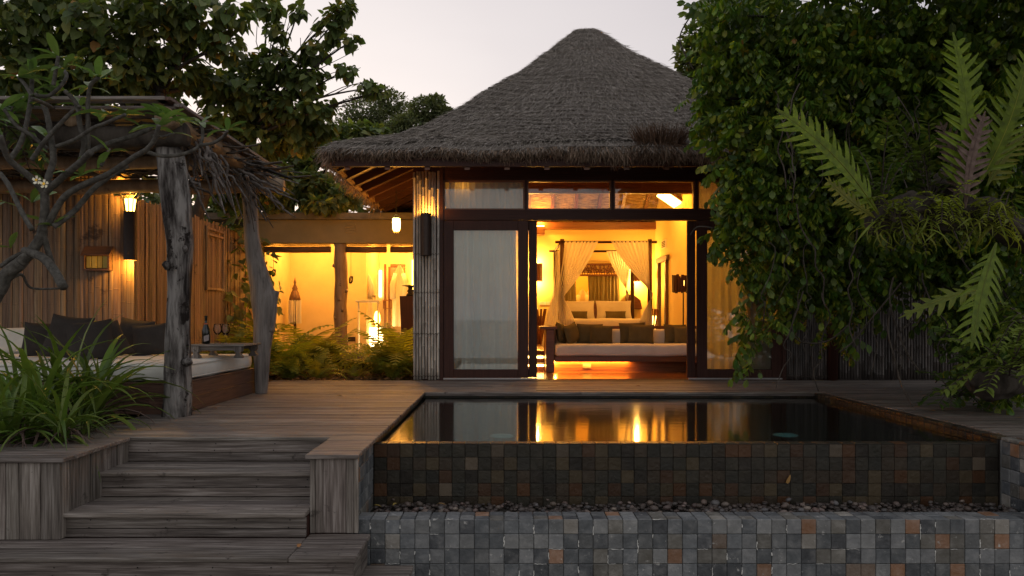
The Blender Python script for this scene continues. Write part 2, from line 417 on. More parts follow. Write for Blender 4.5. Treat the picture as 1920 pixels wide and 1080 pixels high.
class MB:
    def __init__(s):
        s.v = []; s.f = []
    def add(s, vs, fs):
        n = len(s.v)
        s.v.extend(vs)
        s.f.extend([tuple(i + n for i in f) for f in fs])
        return s
    def box(s, x0, x1, y0, y1, z0, z1, c=0.0):
        if c <= 0:
            vs = [(x, y, z) for x in (x0, x1) for y in (y0, y1) for z in (z0, z1)]
            return s.add(vs, [(0, 1, 3, 2), (4, 6, 7, 5), (0, 4, 5, 1), (2, 3, 7, 6), (0, 2, 6, 4), (1, 5, 7, 3)])
        c = min(c, (x1 - x0) * .45, (y1 - y0) * .45, (z1 - z0) * .45)
        X = (x0, x1); Y = (y0, y1); Z = (z0, z1); sg = (1, -1)
        vs = []; idx = {}
        for i in (0, 1):
            for j in (0, 1):
                for k in (0, 1):
                    a = (X[i], Y[j] + sg[j] * c, Z[k] + sg[k] * c)
                    b = (X[i] + sg[i] * c, Y[j], Z[k] + sg[k] * c)
                    d = (X[i] + sg[i] * c, Y[j] + sg[j] * c, Z[k])
                    for q, p in enumerate((a, b, d)):
                        idx[i, j, k, q] = len(vs)
                        vs.append(p)
        fs = []
        I = idx
        def face(lst):
            pts = [Vector(vs[a]) for a in lst]
            n = (pts[1] - pts[0]).cross(pts[2] - pts[0])
            ctr = Vector(((x0 + x1) / 2, (y0 + y1) / 2, (z0 + z1) / 2))
            if n.dot(pts[0] - ctr) < 0:
                lst = lst[::-1]
            fs.append(tuple(lst))
        for i in (0, 1):
            face([I[i, 0, 0, 0], I[i, 1, 0, 0], I[i, 1, 1, 0], I[i, 0, 1, 0]])
            face([I[0, i, 0, 1], I[1, i, 0, 1], I[1, i, 1, 1], I[0, i, 1, 1]])
            face([I[0, 0, i, 2], I[1, 0, i, 2], I[1, 1, i, 2], I[0, 1, i, 2]])
        for i in (0, 1):
            for j in (0, 1):
                face([I[i, j, 0, 0], I[i, j, 1, 0], I[i, j, 1, 1], I[i, j, 0, 1]])
                face([I[i, 0, j, 0], I[i, 1, j, 0], I[i, 1, j, 2], I[i, 0, j, 2]])
                face([I[0, i, j, 1], I[1, i, j, 1], I[1, i, j, 2], I[0, i, j, 2]])
                for k in (0, 1):
                    face([I[i, j, k, 0], I[i, j, k, 1], I[i, j, k, 2]])
        return s.add(vs, fs)
    def tube(s, pts, rad, n=8, cap=True, rough=0.0, rs=None, flat=1.0):
        pts = [Vector(p) for p in pts]
        m = len(pts)
        if not hasattr(rad, '__len__'):
            rad = [rad] * m
        rs = rs or rnd
        base = len(s.v)
        t0 = (pts[1] - pts[0]).normalized()
        up = Vector((0, 0, 1)) if abs(t0.z) < .9 else Vector((0, 1, 0))
        a = t0.cross(up).normalized()
        for i, p in enumerate(pts):
            t = (pts[min(i + 1, m - 1)] - pts[max(i - 1, 0)])
            if t.length < 1e-9: t = t0
            t.normalize()
            a = (a - t * a.dot(t))
            a.normalize()
            b = t.cross(a)
            for j in range(n):
                th = 2 * PI * j / n
                r = rad[i] * (1 + (rs.uniform(-rough, rough) if rough else 0))
                s.v.append(tuple(p + a * (math.cos(th) * r) + b * (math.sin(th) * r * flat)))
        for i in range(m - 1):
            for j in range(n):
                k = (j + 1) % n
                s.f.append((base + i * n + j, base + i * n + k, base + (i + 1) * n + k, base + (i + 1) * n + j))
        if cap:
            s.f.append(tuple(base + j for j in range(n))[::-1])
            s.f.append(tuple(base + (m - 1) * n + j for j in range(n)))
        return s
    def lathe(s, c, prof, n=16):
        base = len(s.v)
        for r, z in prof:
            for j in range(n):
                th = 2 * PI * j / n
                s.v.append((c[0] + math.cos(th) * r, c[1] + math.sin(th) * r, c[2] + z))
        for i in range(len(prof) - 1):
            for j in range(n):
                k = (j + 1) % n
                s.f.append((base + i * n + j, base + i * n + k, base + (i + 1) * n + k, base + (i + 1) * n + j))
        s.f.append(tuple(base + j for j in range(n))[::-1])
        s.f.append(tuple(base + (len(prof) - 1) * n + j for j in range(n)))
        return s
    def grid(s, fn, nu, nv):
        base = len(s.v)
        for i in range(nu + 1):
            for j in range(nv + 1):
                s.v.append(tuple(fn(i / nu, j / nv)))
        for i in range(nu):
            for j in range(nv):
                a = base + i * (nv + 1) + j
                s.f.append((a, a + nv + 1, a + nv + 2, a + 1))
        return s
    def prism(s, poly, axis, a, b):
        """closed outline (2D) extruded between a and b along axis 0/1/2"""
        base = len(s.v)
        n = len(poly)
        for d in (a, b):
            for (u, w) in poly:
                p = [u, w]
                p.insert(axis, d)
                s.v.append(tuple(p))
        s.f.append(tuple(base + i for i in range(n))[::-1])
        s.f.append(tuple(base + n + i for i in range(n)))
        for i in range(n):
            k = (i + 1) % n
            s.f.append((base + i, base + k, base + n + k, base + n + i))
        return s
    def build(s, name, mat, parent=None, smooth=False, origin=None, label=None, kind=None):
        pw = wloc(parent) if parent is not None else Vector((0, 0, 0))
        if origin is None:
            if parent is None:
                a = np.array(s.v)
                origin = Vector(((a[:, 0].min() + a[:, 0].max()) / 2, (a[:, 1].min() + a[:, 1].max()) / 2, a[:, 2].min()))
            else:
                origin = pw
        origin = Vector(origin)
        me = raw_mesh(name, [(v[0] - origin.x, v[1] - origin.y, v[2] - origin.z) for v in s.v], s.f, smooth)
        me.materials.append(mat)
        o = bpy.data.objects.new(name, me)
        o.location = origin - pw
        link(o, parent)
        if label: o['label'] = label
        if kind: o['kind'] = kind
        return o

def np_mesh(name, verts, faces_per, nf_idx, mat, parent=None, smooth=True):
    """verts (N,3) array; nf_idx (F,k) index array of tris or quads"""
    pw = wloc(parent) if parent is not None else Vector((0, 0, 0))
    me = bpy.data.meshes.new(name)
    v = (verts - np.array(pw)[None, :]).astype(np.float32)
    F_, k = nf_idx.shape
    me.vertices.add(len(v)); me.vertices.foreach_set('co', v.ravel())
    me.loops.add(F_ * k); me.loops.foreach_set('vertex_index', nf_idx.astype(np.int32).ravel())
    me.polygons.add(F_)
    me.polygons.foreach_set('loop_start', np.arange(0, F_ * k, k, dtype=np.int32))
    me.polygons.foreach_set('loop_total', np.full(F_, k, dtype=np.int32))
    me.polygons.foreach_set('use_smooth', np.full(F_, smooth))
    me.update(calc_edges=True)
    me.materials.append(mat)
    o = bpy.data.objects.new(name, me)
    return link(o, parent)

def scatter(tv, tf, locs, xs, ys, zs, sc):
    """template verts tv (k,3), tris tf; per-instance frames"""
    tv = np.array(tv, dtype=float); tf = np.array(tf)
    n = len(locs); k = len(tv)
    V = locs[:, None, :] + sc[:, None, None] * (tv[None, :, 0, None] * xs[:, None, :] + tv[None, :, 1, None] * ys[:, None, :] + tv[None, :, 2, None] * zs[:, None, :])
    Fi = tf[None] + (np.arange(n) * k)[:, None, None]
    return V.reshape(-1, 3), Fi.reshape(-1, tf.shape[1])

def frames(ydir, up, rng, roll=.5):
    y = ydir / np.linalg.norm(ydir, axis=1, keepdims=True)
    u = up + rng.normal(0, roll, y.shape)
    x = np.cross(y, u); x /= np.linalg.norm(x, axis=1, keepdims=True) + 1e-9
    z = np.cross(x, y)
    return x, y, z

def unit_box_mesh(name, mat, c=(.02, .02, .02)):
    """a 1x1x1 chamfered slab centred at the origin; c per axis, relative"""
    mb = MB().box(-.5, .5, -.5, .5, -.5, .5, .08)
    v = []
    for x, y, z in mb.v:
        q = []
        for a, ca in zip((x, y, z), c):
            q.append(math.copysign(.5 - ca, a) if abs(abs(a) - .42) < 1e-6 else a)
        v.append(tuple(q))
    me = raw_mesh(name, v, mb.f)
    me.materials.append(mat)
    return me

def piece(name, me, cx, cy_, cz, dx, dy, dz, parent, rot=None, label=None):
    o = bpy.data.objects.new(name, me)
    o.location = Vector((cx, cy_, cz)) - wloc(parent)
    o.scale = (dx, dy, dz)
    if rot: o.rotation_euler = rot
    link(o, parent)
    if label: o['label'] = label
    return o

def slab(name, x0, x1, y0, y1, z0, z1, mkey, parent, j=0.0, label=None, cham=.003):
    """plank or tile between bounds, sharing a mesh with its like"""
    dx, dy, dz = x1 - x0, y1 - y0, z1 - z0
    key = (name, mkey, round(dx, 2), round(dy, 2), round(dz, 3))
    me = SLAB.get(key)
    if me is None:
        me = unit_box_mesh(name, M[mkey], tuple(min(.4, cham / d) for d in (dx, dy, dz)))
        SLAB[key] = me
    return piece(name, me, (x0 + x1) / 2 + rnd.uniform(-j, j), (y0 + y1) / 2 + rnd.uniform(-j, j) * .3, (z0 + z1) / 2 + rnd.uniform(-j, j), dx, dy, dz, parent, None, label)
SLAB = {}

def point_light(name, loc, watts, col=WARM, r=.05, spot=None, aim=None):
    l = bpy.data.lights.new(name, 'SPOT' if spot else 'POINT')
    l.energy = watts
    l.color = col
    l.shadow_soft_size = r
    if spot:
        l.spot_size = math.radians(spot); l.spot_blend = .6
    o = bpy.data.objects.new(name, l)
    o.location = loc
    if aim: o.rotation_euler = Vector(aim).to_track_quat('-Z', 'Y').to_euler()
    return link(o)
def area_light(name, loc, w, h, watts, aim=(0, 0, -1), col=WARM):
    l = bpy.data.lights.new(name, 'AREA')
    l.shape = 'RECTANGLE'; l.size = w; l.size_y = h
    l.energy = watts; l.color = col
    o = bpy.data.objects.new(name, l)
    o.location = loc
    o.rotation_euler = Vector(aim).to_track_quat('-Z', 'Y').to_euler()
    return link(o)
# ================================================================== GROUND AND SEA
PX0, PX1, PY0, PY1 = -1.0, 3.80, 5.74, 9.15       # pool
DX0, DX1 = -3.35, -0.965                           # deck left of the pool
WATER_Z = -0.065
g = MB().grid(lambda u, v: (-60 + 120 * u, -14 + 174 * v, -0.98), 1, 1).build('ground', M['sand'])
tag(g, kind='structure')
t = MB()
t.box(-40, DX0 - .01, 5.40, 60, -.97, -.07)
t.box(DX0 - .01, DX1 - .05, 5.70, 60, -.97, -.055)
t.box(DX1 - .05, 40, PY1 + .06, 60, -.97, -.056)
t.box(PX1 + .06, 40, 5.06, PY1 + .06, -.97, -.057)
t.box(-40, -2.93, 4.86, 5.40, -.97, -.058)
o = tag(t.build('garden_soil', M['soil']), kind='structure')
s = MB().grid(lambda u, v: (-900 + 1800 * u, -1200 + 1186 * v, -1.3), 1, 1).build('sea', M['sea'])
tag(s, kind='structure')

# ================================================================== DECK
deck = thing('deck', None, None, (0, 7, -.03), kind='structure')
def plank_row(y0, y1, x0, x1, parent, mk='grey_x', z1=0.0, th=.028, cuts=None, name='plank'):
    xs = [x0]
    if cuts:
        c = x0 + rnd.uniform(*cuts)
        while c < x1 - .6:
            xs.append(c); c += rnd.uniform(*cuts)
    xs.append(x1)
    for a, b in zip(xs[:-1], xs[1:]):
        dz = rnd.uniform(-.0035, .0035)
        slab(name, a + .0015, b - .0015, y0 + .0045, y1 - .0045, z1 - th + dz, z1 + dz, mk, parent, cham=.004)
pw_ = .099
y = 5.665
nails = MB()
rows = []
while y < 10.86:
    rows.append(y)
    y += pw_
for i, y in enumerate(rows):
    y1 = min(y + pw_, 10.88)
    if y1 - y < .03: continue
    if y < PY1 - .02:
        plank_row(y, y1, DX0, DX1 + .004 * rnd.random(), deck)
    else:
        plank_row(y, y1, DX0, 9.0, deck, cuts=(2.6, 4.4))
    for nx in (-3.1, -2.62, -2.14, -1.66, -1.18):
        for q in (.028, .072):
            cx, cyy = nx + rnd.uniform(-.006, .006), y + q
            nails.add([(cx + .005 * math.cos(a), cyy + .005 * math.sin(a), .0032) for a in (0, 1.05, 2.1, 3.14, 4.19, 5.24)], [(0, 1, 2, 3, 4, 5)])
nails.build('nail_heads', M['black'], deck, kind='stuff')
y = 5.10
while y < PY1 - .1:
    y1 = min(y + .14, PY1 - .01)
    plank_row(y, y1, PX1 + .075, 9.0, deck, mk='grey_x', cuts=(2.2, 3.6))
    y += .14
# timber edge along the far side of the pool
slab('edge_board', DX1 + .004, PX1 + .06, PY1 - .03, PY1 + .005, -.045, -.032, 'grey_x', deck)

# ================================================================== STEPS
steps = thing('wooden_steps', 'broad weathered grey timber steps climbing to the deck left of the pool', 'steps', (-2.1, 4.9, -.98))
def tread(x0, x1, y0, y1, z, parent, n):
    w = (y1 - y0) / n
    for i in range(n):
        dz = rnd.uniform(-.002, .002)
        slab('tread_board', x0, x1, y0 + i * w + .003, y0 + (i + 1) * w - .003, z - .03 + dz, z + dz, 'grey_x', parent, cham=.005)
def riser(x0, x1, y, z0, z1, parent, n=2):
    h = (z1 - z0) / n
    hs = [z0]
    if n == 2: hs.append(z0 + h * .85)
    hs.append(z1)
    for a, b in zip(hs[:-1], hs[1:]):
        slab('riser_board', x0, x1, y + rnd.uniform(0, .004), y + .025, a + .002, b - .002, 'grey_x', parent, cham=.003)
SR = -1.292
riser(-2.94, SR, 5.69, -.19, -.031, steps)
tread(-2.99, SR, 5.27, 5.69, -.19, steps, 4)
riser(-2.96, SR, 5.30, -.367, -.222, steps)
tread(-2.93, SR, 4.84, 5.30, -.367, steps, 4)
riser(-2.9, SR, 4.87, -.53, -.399, steps)
tread(-5.2, SR + .002, 4.45, 4.87, -.53, steps, 4)
tread(SR + .004, -.885, 4.45, 4.955, -.531, steps, 5)
riser(-5.2, -.905, 4.475, -.735, -.562, steps)
for a, b in ((4.50, 4.72), (4.722, 4.95)):
    slab('side_board', -.93, -.905, a, b, -.735, -.562, 'grey_y', steps)
tread(-5.2, -.60, 3.95, 4.95, -.735, steps, 9)
riser(-5.2, -.62, 3.97, -.97, -.767, steps)
slab('side_board', -.645, -.62, 4.0, 4.95, -.97, -.767, 'grey_y', steps)
nl = MB()
for (yy, zz_, x0_, x1_) in ((5.32, -.19, -2.9, -1.4), (5.42, -.19, -2.9, -1.4), (5.52, -.19, -2.9, -1.4), (4.9, -.367, -2.85, -1.4), (5.01, -.367, -2.85, -1.4), (5.12, -.367, -2.85, -1.4), (4.50, -.53, -3.2, -1.0), (4.61, -.53, -3.2, -1.0), (4.71, -.53, -3.2, -1.0)):
    for q in range(4):
        xx = x0_ + (x1_ - x0_) * q / 3
        for e in (0, .035):
            cxx, cyy = xx + rnd.uniform(-.008, .008), yy + e
            nl.add([(cxx + .005 * math.cos(a), cyy + .005 * math.sin(a), zz_ + .003) for a in (0, 1.05, 2.1, 3.14, 4.19, 5.24)], [(0, 1, 2, 3, 4, 5)])
for (yy, zz_) in ((5.688, -.08), (5.298, -.27), (4.868, -.44), (4.473, -.62)):
    for xx in (-2.7, -2.2, -1.75, -1.4):
        for e in (-.025, .025):
            nl.add([(xx + e * .2 + .005 * math.cos(a), yy - .0015, zz_ + e + .005 * math.sin(a)) for a in (0, 1.05, 2.1, 3.14, 4.19, 5.24)], [(0, 1, 2, 3, 4, 5)])
nl.build('nail_heads', M['black'], steps, kind='stuff')
carc = MB()
carc.box(-2.93, SR, 5.33, 5.685, -.97, -.224); carc.box(-2.88, SR, 4.905, 5.30, -.97, -.40); carc.box(-5.2, -.94, 4.505, 4.86, -.97, -.565)
carc.build('carcass', M['dark_x'], steps)

# ---- left planter (boxed in vertical boards, wide cap)
planter = thing('planter_box', 'board-clad planter box with a flat timber cap left of the steps', 'planter', (-4, 5.1, -.53))
x = -5.6
while x < -2.87:
    w = rnd.choice((.085, .14, .19, .15, .21, .07))
    x1 = min(x + w, -2.86)
    d = rnd.uniform(0, .012)
    if x1 - x > .03:
        slab('cladding_board', x + .002, x1 - .002, 4.805 + d, 4.83 + d, -.528, -.032, 'grey_z', planter)
    x = x1
y = 4.83
while y < 5.68:
    w = rnd.choice((.12, .09, .15, .17))
    y1 = min(y + w, 5.685)
    d = rnd.uniform(0, .015)
    if y1 - y > .03:
        slab('cladding_board', -2.872 - d, -2.848 - d, y + .002, y1 - .002, -.528, -.032, 'grey_z', planter)
    y = y1
for k in range(4):
    slab('cap_board', -5.6, -2.825 + rnd.uniform(0, .006), 4.78 + k * .142, 4.78 + k * .142 + .138, -.028, 0.002 + rnd.uniform(-.002, .002), 'grey_x', planter, cham=.005)
slab('cap_board', -3.34, -2.826, 5.352, 5.50, -.028, .001, 'grey_x', planter, cham=.005)
slab('cap_board', -3.34, -2.830, 5.504, 5.66, -.028, -.001, 'grey_x', planter, cham=.005)

# ---- pillar box right of the steps
pil = thing('pillar_box', 'short grey board-clad pillar between the steps and the pool', 'pillar', (-1.12, 5.1, -.53))
x = -1.29
for w in (.035, .052, .155, .05, .03):
    slab('cladding_board', x + .001, x + w - .001, 4.955 + rnd.uniform(0, .008), 4.985, -.528, -.034, 'grey_z', pil)
    x += w
y = 4.985
while y < 5.66:
    y1 = min(y + .1, 5.66)
    slab('cladding_board', -1.29, -1.268, y + .002, y1 - .002, -.528, -.034, 'grey_z', pil)
    y = y1
for k in range(5):
    slab('cap_board', -1.315, -.962, 4.93 + k * .147, 4.93 + k * .147 + .143, -.031, -.001 + rnd.uniform(-.002, .002), 'grey_x', pil, cham=.005)
MB().box(-1.267, -1.03, 4.987, 5.66, -.97, -.035).build('core', M['dark_x'], pil)

# ================================================================== POOL
PIT = .1
def tile_grid(name_parent, axis, fixed, u0, nu, vtop, nv, mk, th=.012, ulast=None, vlast=None, name='tile', facing=1):
    """square tiles on a vertical face; axis 'y' = face looks to -y at y=fixed, 'x' = face looks to +-x"""
    for j in range(nv):
        for i in range(nu):
            gp = .0015 if mk == 'slate' else .0009
            a, b = u0 + i * PIT + gp, u0 + (i + 1) * PIT - gp
            z1, z0 = vtop - j * PIT - gp, vtop - (j + 1) * PIT + gp
            d = rnd.uniform(-.0025, .0025)
            if axis == 'y':
                slab(name, a, b, fixed + d, fixed + th + d, z0, z1, mk, name_parent, cham=.0035)
            else:
                lo, hi = (fixed - th - d, fixed - d) if facing > 0 else (fixed + d, fixed + th + d)
                slab(name, lo, hi, a, b, z0, z1, mk, name_parent, cham=.005)
pool = thing('pool', None, None, (1.4, 7.4, -.9), kind='structure')
sh = MB()
sh.box(PX0, PX1, PY0 + .10, PY1, -.97, -.9)
sh.box(PX0 - .03, PX0 - .005, PY0, PY1 + .02, -.97, -.034)
sh.box(PX1 + .006, PX1 + .05, PY0, PY1 + .02, -.97, -.034)
sh.box(PX0 - .005, PX1 + .006, PY1 + .012, PY1 + .05, -.97, -.046)
sh.build('shell', M['grout_dark'], pool)
tile_grid(pool, 'y', PY1, PX0 + .0, 48, -.046, 1, 'slate_wet')            # far row above the water
for i in range(34):
    y0 = PY0 + i * PIT
    slab('tile', PX1 - .006, PX1 + .006, y0 + .003, y0 + PIT - .003, -.13, -.036, 'slate_wet', pool, cham=.005)
    slab('tile', PX0 - .006, PX0 + .006, y0 + .003, y0 + PIT - .003, -.13, -.036, 'slate_wet', pool, cham=.005)
    slab('coping_tile', PX1 - .004, PX1 + .07, y0 + .004, y0 + PIT - .004, -.033, -.008 + rnd.uniform(-.003, .004), 'slate_wet', pool, cham=.005)
for xx, yy in ((-.02, 6.95), (2.62, 6.95)):
    MB().lathe((xx, yy, -.9), [(.0, .0), (.11, .0), (.11, .02), (.08, .03), (0.001, .032)], 20).build('pool_lamp', M['disc'], pool, True)
wt = MB().grid(lambda u, v: (PX0 + .007 + (PX1 - PX0 - .014) * u, PY0 + .012 + (PY1 - PY0 - .014) * v, WATER_Z), 1, 1).build('water', M['water'])
tag(wt, kind='structure')

# infinity-edge wall, wet
fw = thing('infinity_wall', 'dark wet slate-tiled overflow wall under the far waterline of the pool', 'tiled wall', (1.4, PY0 + .05, -.55))
MB().box(PX0, PX1, PY0 + .009, PY0 + .10, -.97, WATER_Z - .004).build('core', M['grout_dark'], fw)
tile_grid(fw, 'y', PY0 - .003, PX0 + .0, 48, WATER_Z - .004, 5, 'slate_wet')
for i in range(48):
    slab('coping_tile', PX0 + i * PIT + .003, PX0 + (i + 1) * PIT - .003, PY0 - .002, PY0 + .10, WATER_Z - .0035, WATER_Z + .0035, 'slate_wet', fw, cham=.003)

# side wing walls of the lower channel
lw = thing('wing_wall', 'blue grey slate-tiled side wall behind the board-clad pillar', 'tiled wall', (PX0, 5.4, -.5))
MB().box(-1.028, PX0 - .013, 5.0, PY0 - .004, -.97, -.036).build('core', M['grout'], lw)
tile_grid(lw, 'x', PX0, 5.01, 7, -.036, 6, 'slate', facing=1)
rw = thing('wing_wall', 'tiled side wall at the right end of the pebble channel', 'tiled wall', (PX1, 5.4, -.5))
MB().box(PX1 + .013, PX1 + .055, 5.0, PY0 - .004, -.97, -.036).build('core', M['grout'], rw)
tile_grid(rw, 'x', PX1, 5.01, 7, -.036, 6, 'slate', facing=-1)
for i in range(7):
    slab('coping_tile', PX1 - .004, PX1 + .07, 5.01 + i * PIT + .004, 5.11 + i * PIT - .004, -.033, -.008, 'slate', rw, cham=.005)

# low front wall
lf = thing('low_wall', 'grey slate mosaic wall with scattered rust tiles in front of the pebbles', 'tiled wall', (1.5, 5.1, -.97))
FX0 = -1.0
MB().box(FX0 + .02, 4.35, 5.033, 5.208, -.97, -.466).build('core', M['grout'], lf)
tile_grid(lf, 'y', 5.02, FX0, 50, -.452, 4, 'slate')
for j in range(2):
    for i in range(50):
        dz = rnd.uniform(-.002, .002)
        slab('cap_tile', FX0 + i * PIT + .003, FX0 + (i + 1) * PIT - .003, 5.022 + j * .098, 5.022 + j * .098 + .094, -.466 + dz, -.452 + dz, 'slate', lf, cham=.004)
rest = MB()
for j in range(4, 5):
    for i in range(50):
        rest.box(FX0 + i * PIT + .003, FX0 + (i + 1) * PIT - .003, 5.021, 5.032, -.452 - (j + 1) * PIT + .003, -.452 - j * PIT - .003)
rest.build('foot_tiles', M['slate'], lf, kind='stuff')

# lime bloom creeping along the joints
lime = MB(); r_ = random.Random(77)
for i in range(60):
    gx = FX0 + r_.randint(1, 49) * PIT; gz = -.452 - r_.randint(0, 3) * PIT
    vert = r_.random() < .7; n_ = r_.randint(3, 10); px_, pz_ = gx, gz - (r_.uniform(0, .05) if vert else 0)
    pts = []; rr = []
    for q in range(n_):
        pts.append((px_ + r_.uniform(-.0025, .0025), 5.0185, pz_ + r_.uniform(-.0025, .0025))); rr.append(r_.uniform(.0012, .0042) * (1.6 if r_.random() < .15 else 1))
        if vert: pz_ -= .011
        else: px_ += .012
    lime.tube(pts, rr, 5, flat=.5)
M['lime'] = gmat('lime_bloom', [(.38, .37, .35), (.55, .54, .51)], (40, 40, 40), rough=.9, bump=.4)
lime.build('lime_bloom', M['lime'], lf, kind='stuff')
# pebbles
bed = thing('pebble_channel', None, None, (1.4, 5.45, -.56), kind='structure')
MB().box(PX0, PX1, 5.21, PY0 - .004, -.62, -.545).build('channel_floor', M['grout_dark'], bed)
def pebble_mesh(seed):
    r = random.Random(seed)
    mb = MB()
    nlat, nlon = 4, 7
    sx, sy, sz = 1, r.uniform(.65, .9), r.uniform(.42, .62)
    mb.v.append((0, 0, -sz))
    for i in range(1, nlat):
        ph = PI * i / nlat - PI / 2
        for j in range(nlon):
            th = 2 * PI * j / nlon
            k = r.uniform(.9, 1.08)
            mb.v.append((math.cos(th) * math.cos(ph) * sx * k, math.sin(th) * math.cos(ph) * sy * k, math.sin(ph) * sz))
    mb.v.append((0, 0, sz))
    top = len(mb.v) - 1
    for j in range(nlon):
        k = (j + 1) % nlon
        mb.f.append((0, 1 + k, 1 + j))
        for i in range(nlat - 2):
            a = 1 + i * nlon
            mb.f.append((a + j, a + k, a + nlon + k, a + nlon + j))
        a = 1 + (nlat - 2) * nlon
        mb.f.append((a + j, a + k, top))
    me = raw_mesh('pebble', mb.v, mb.f, True)
    me.materials.append(M['pebble'])
    return me
PEB = [pebble_mesh(i) for i in range(7)]
for i in range(300):
    r = rnd.uniform(.018, .036) * (1.3 if rnd.random() < .12 else 1)
    piece('pebble', rnd.choice(PEB), rnd.uniform(PX0 + .04, PX1 - .04), rnd.uniform(5.24, 5.70) if i % 3 else rnd.uniform(5.24, 5.42), -.53 + rnd.uniform(0, .05), r, r, r, bed,
          (rnd.uniform(-.4, .4), rnd.uniform(-.4, .4), rnd.uniform(0, 6.3)))
vs = []; fs = []
base = [(v.co.x, v.co.y, v.co.z) for v in PEB[0].vertices]; bf = [tuple(p.vertices) for p in PEB[0].polygons]
for i in range(1500):
    r = rnd.uniform(.014, .028); a = rnd.uniform(0, 6.28); cx, cyy, cz = rnd.uniform(PX0 + .03, PX1 - .03), rnd.uniform(5.23, 5.72), -.54 + rnd.uniform(0, .03)
    n = len(vs)
    for (x, yy, z) in base:
        vs.append((cx + r * (x * math.cos(a) - yy * math.sin(a)), cyy + r * (x * math.sin(a) + yy * math.cos(a)), cz + r * z))
    fs += [tuple(k + n for k in f) for f in bf]
mb = MB(); mb.v = vs; mb.f = fs
pm = gmat('small_pebbles', [(.03, .022, .02), (.085, .065, .055)], (15, 15, 15), rough=.45, bump=.1, rand=.5, island=True)
mb.build('small_pebbles', pm, bed, smooth=True, kind='stuff')
# ================================================================== VILLA
FY = 10.9
VXL, VXR, VBY = -1.33, 4.72, 17.75
villa = thing('villa', 'thatched pavilion villa with glass doors open onto the lit bedroom', 'villa', ((VXL + VXR) / 2, FY, 0))
fr = MB()
# head beams, posts
fr.box(-.905, 4.12, FY, FY + .12, 2.342, 2.49)
fr.box(-.905, 4.12, FY + .002, FY + .12, 2.925, 3.32)
fr.box(-.940, -.888, FY - .01, FY + .13, 0.0, 3.32)
fr.box(4.062, 4.118, FY - .01, FY + .13, 0.0, 2.341)
for x in (.330, 1.598, 2.825):
    fr.box(x - .018 - .01, x + .018 - .01, FY + .01, FY + .11, 2.491, 2.924)
fr.box(4.06, 4.12, FY + .005, FY + .11, 2.491, 2.924)
fr.build('front_frame', M['dark_x'], villa)
# clerestory windows
cx = [(-.888, .302), (.338, 1.570), (1.606, 2.797), (2.833, 4.06)]
for a, b in cx:
    w = MB()
    w.box(a, b, FY + .03, FY + .08, 2.491, 2.513); w.box(a, b, FY + .03, FY + .08, 2.902, 2.924)
    w.box(a, a + .022, FY + .03, FY + .08, 2.513, 2.902); w.box(b - .022, b, FY + .03, FY + .08, 2.513, 2.902)
    o = w.build('clerestory_window', M['red_x'], villa)
    MB().box(a + .022, b - .022, FY + .05, FY + .056, 2.513, 2.902).build('pane', M['glass'], o)
# door leaves
def leaf(x0, x1, y, label=None, st=.15):
    d = MB()
    d.box(x0, x0 + st, y, y + .045, .035, 2.335, .004); d.box(x1 - st, x1, y, y + .045, .035, 2.335, .004)
    d.box(x0 + st, x1 - st, y + .001, y + .044, 2.195, 2.335, .004); d.box(x0 + st, x1 - st, y + .001, y + .044, .035, .155, .004)
    o = d.build('sliding_door', M['dark_z'], villa, label=label)
    MB().box(x0 + st, x1 - st, y + .018, y + .026, .155, 2.195).build('pane', M['glass'], o)
    return o
o = leaf(-.885, .205 + .15, FY + .005); 
o2 = leaf(-.86, .485, FY + .062, st=.12)
MB().box(.40, .415, FY + .050, FY + .062, .95, 1.25).build('handle', M['black'], o2)
leaf(2.69, 4.05, FY + .062, st=.12); leaf(2.82, 4.06, FY + .005)
tr = MB()
tr.box(-.885, .485, FY - .012, FY + .004, .012, .034); tr.box(2.69, 4.06, FY - .012, FY + .004, .012, .034)
tr.build('track', M['steel'], villa)
MB().box(-.888, 4.062, FY - .02, FY + .12, -.02, .011).build('sill', M['dark_x'], villa)

# bamboo corner panels
def pole_mesh(key, r, h, seed, mk):
    rr = random.Random(seed)
    mb = MB(); pts = []; rad = []
    z = -.03
    off = rr.uniform(0, .3)
    nodes = [off + k * rr.uniform(.26, .34) for k in range(12)]
    zs = [0]
    for nz in nodes:
        if 0.03 < nz < h - .03: zs += [nz - .006, nz, nz + .006]
    zs.append(h)
    zs = sorted(zs)
    for z in zs:
        isn = any(abs(z - q) < 1e-6 for q in nodes)
        pts.append((rr.uniform(-.0015, .0015), rr.uniform(-.0015, .0015), z)); rad.append(r * (1.16 if isn else 1.0))
    mb.tube(pts, rad, 7, True)
    me = raw_mesh('bamboo_pole', mb.v, mb.f, True)
    me.materials.append(M[mk])
    return me
PM = {}
def pole(x, y, z, h, r, parent, mk='pole', name='bamboo_pole', ry=None):
    k = (rnd.randrange(4), round(h, 1), round(r, 3), mk)
    if k not in PM: PM[k] = pole_mesh(k, r, h, hash((k[0], k[1], k[2])) & 0xffff, mk)
    o = bpy.data.objects.new(name, PM[k])
    o.location = Vector((x, y, z)) - wloc(parent)
    o.rotation_euler = (rnd.uniform(-.002, .002), rnd.uniform(-.003, .003), rnd.uniform(0, 6))
    return link(o, parent)
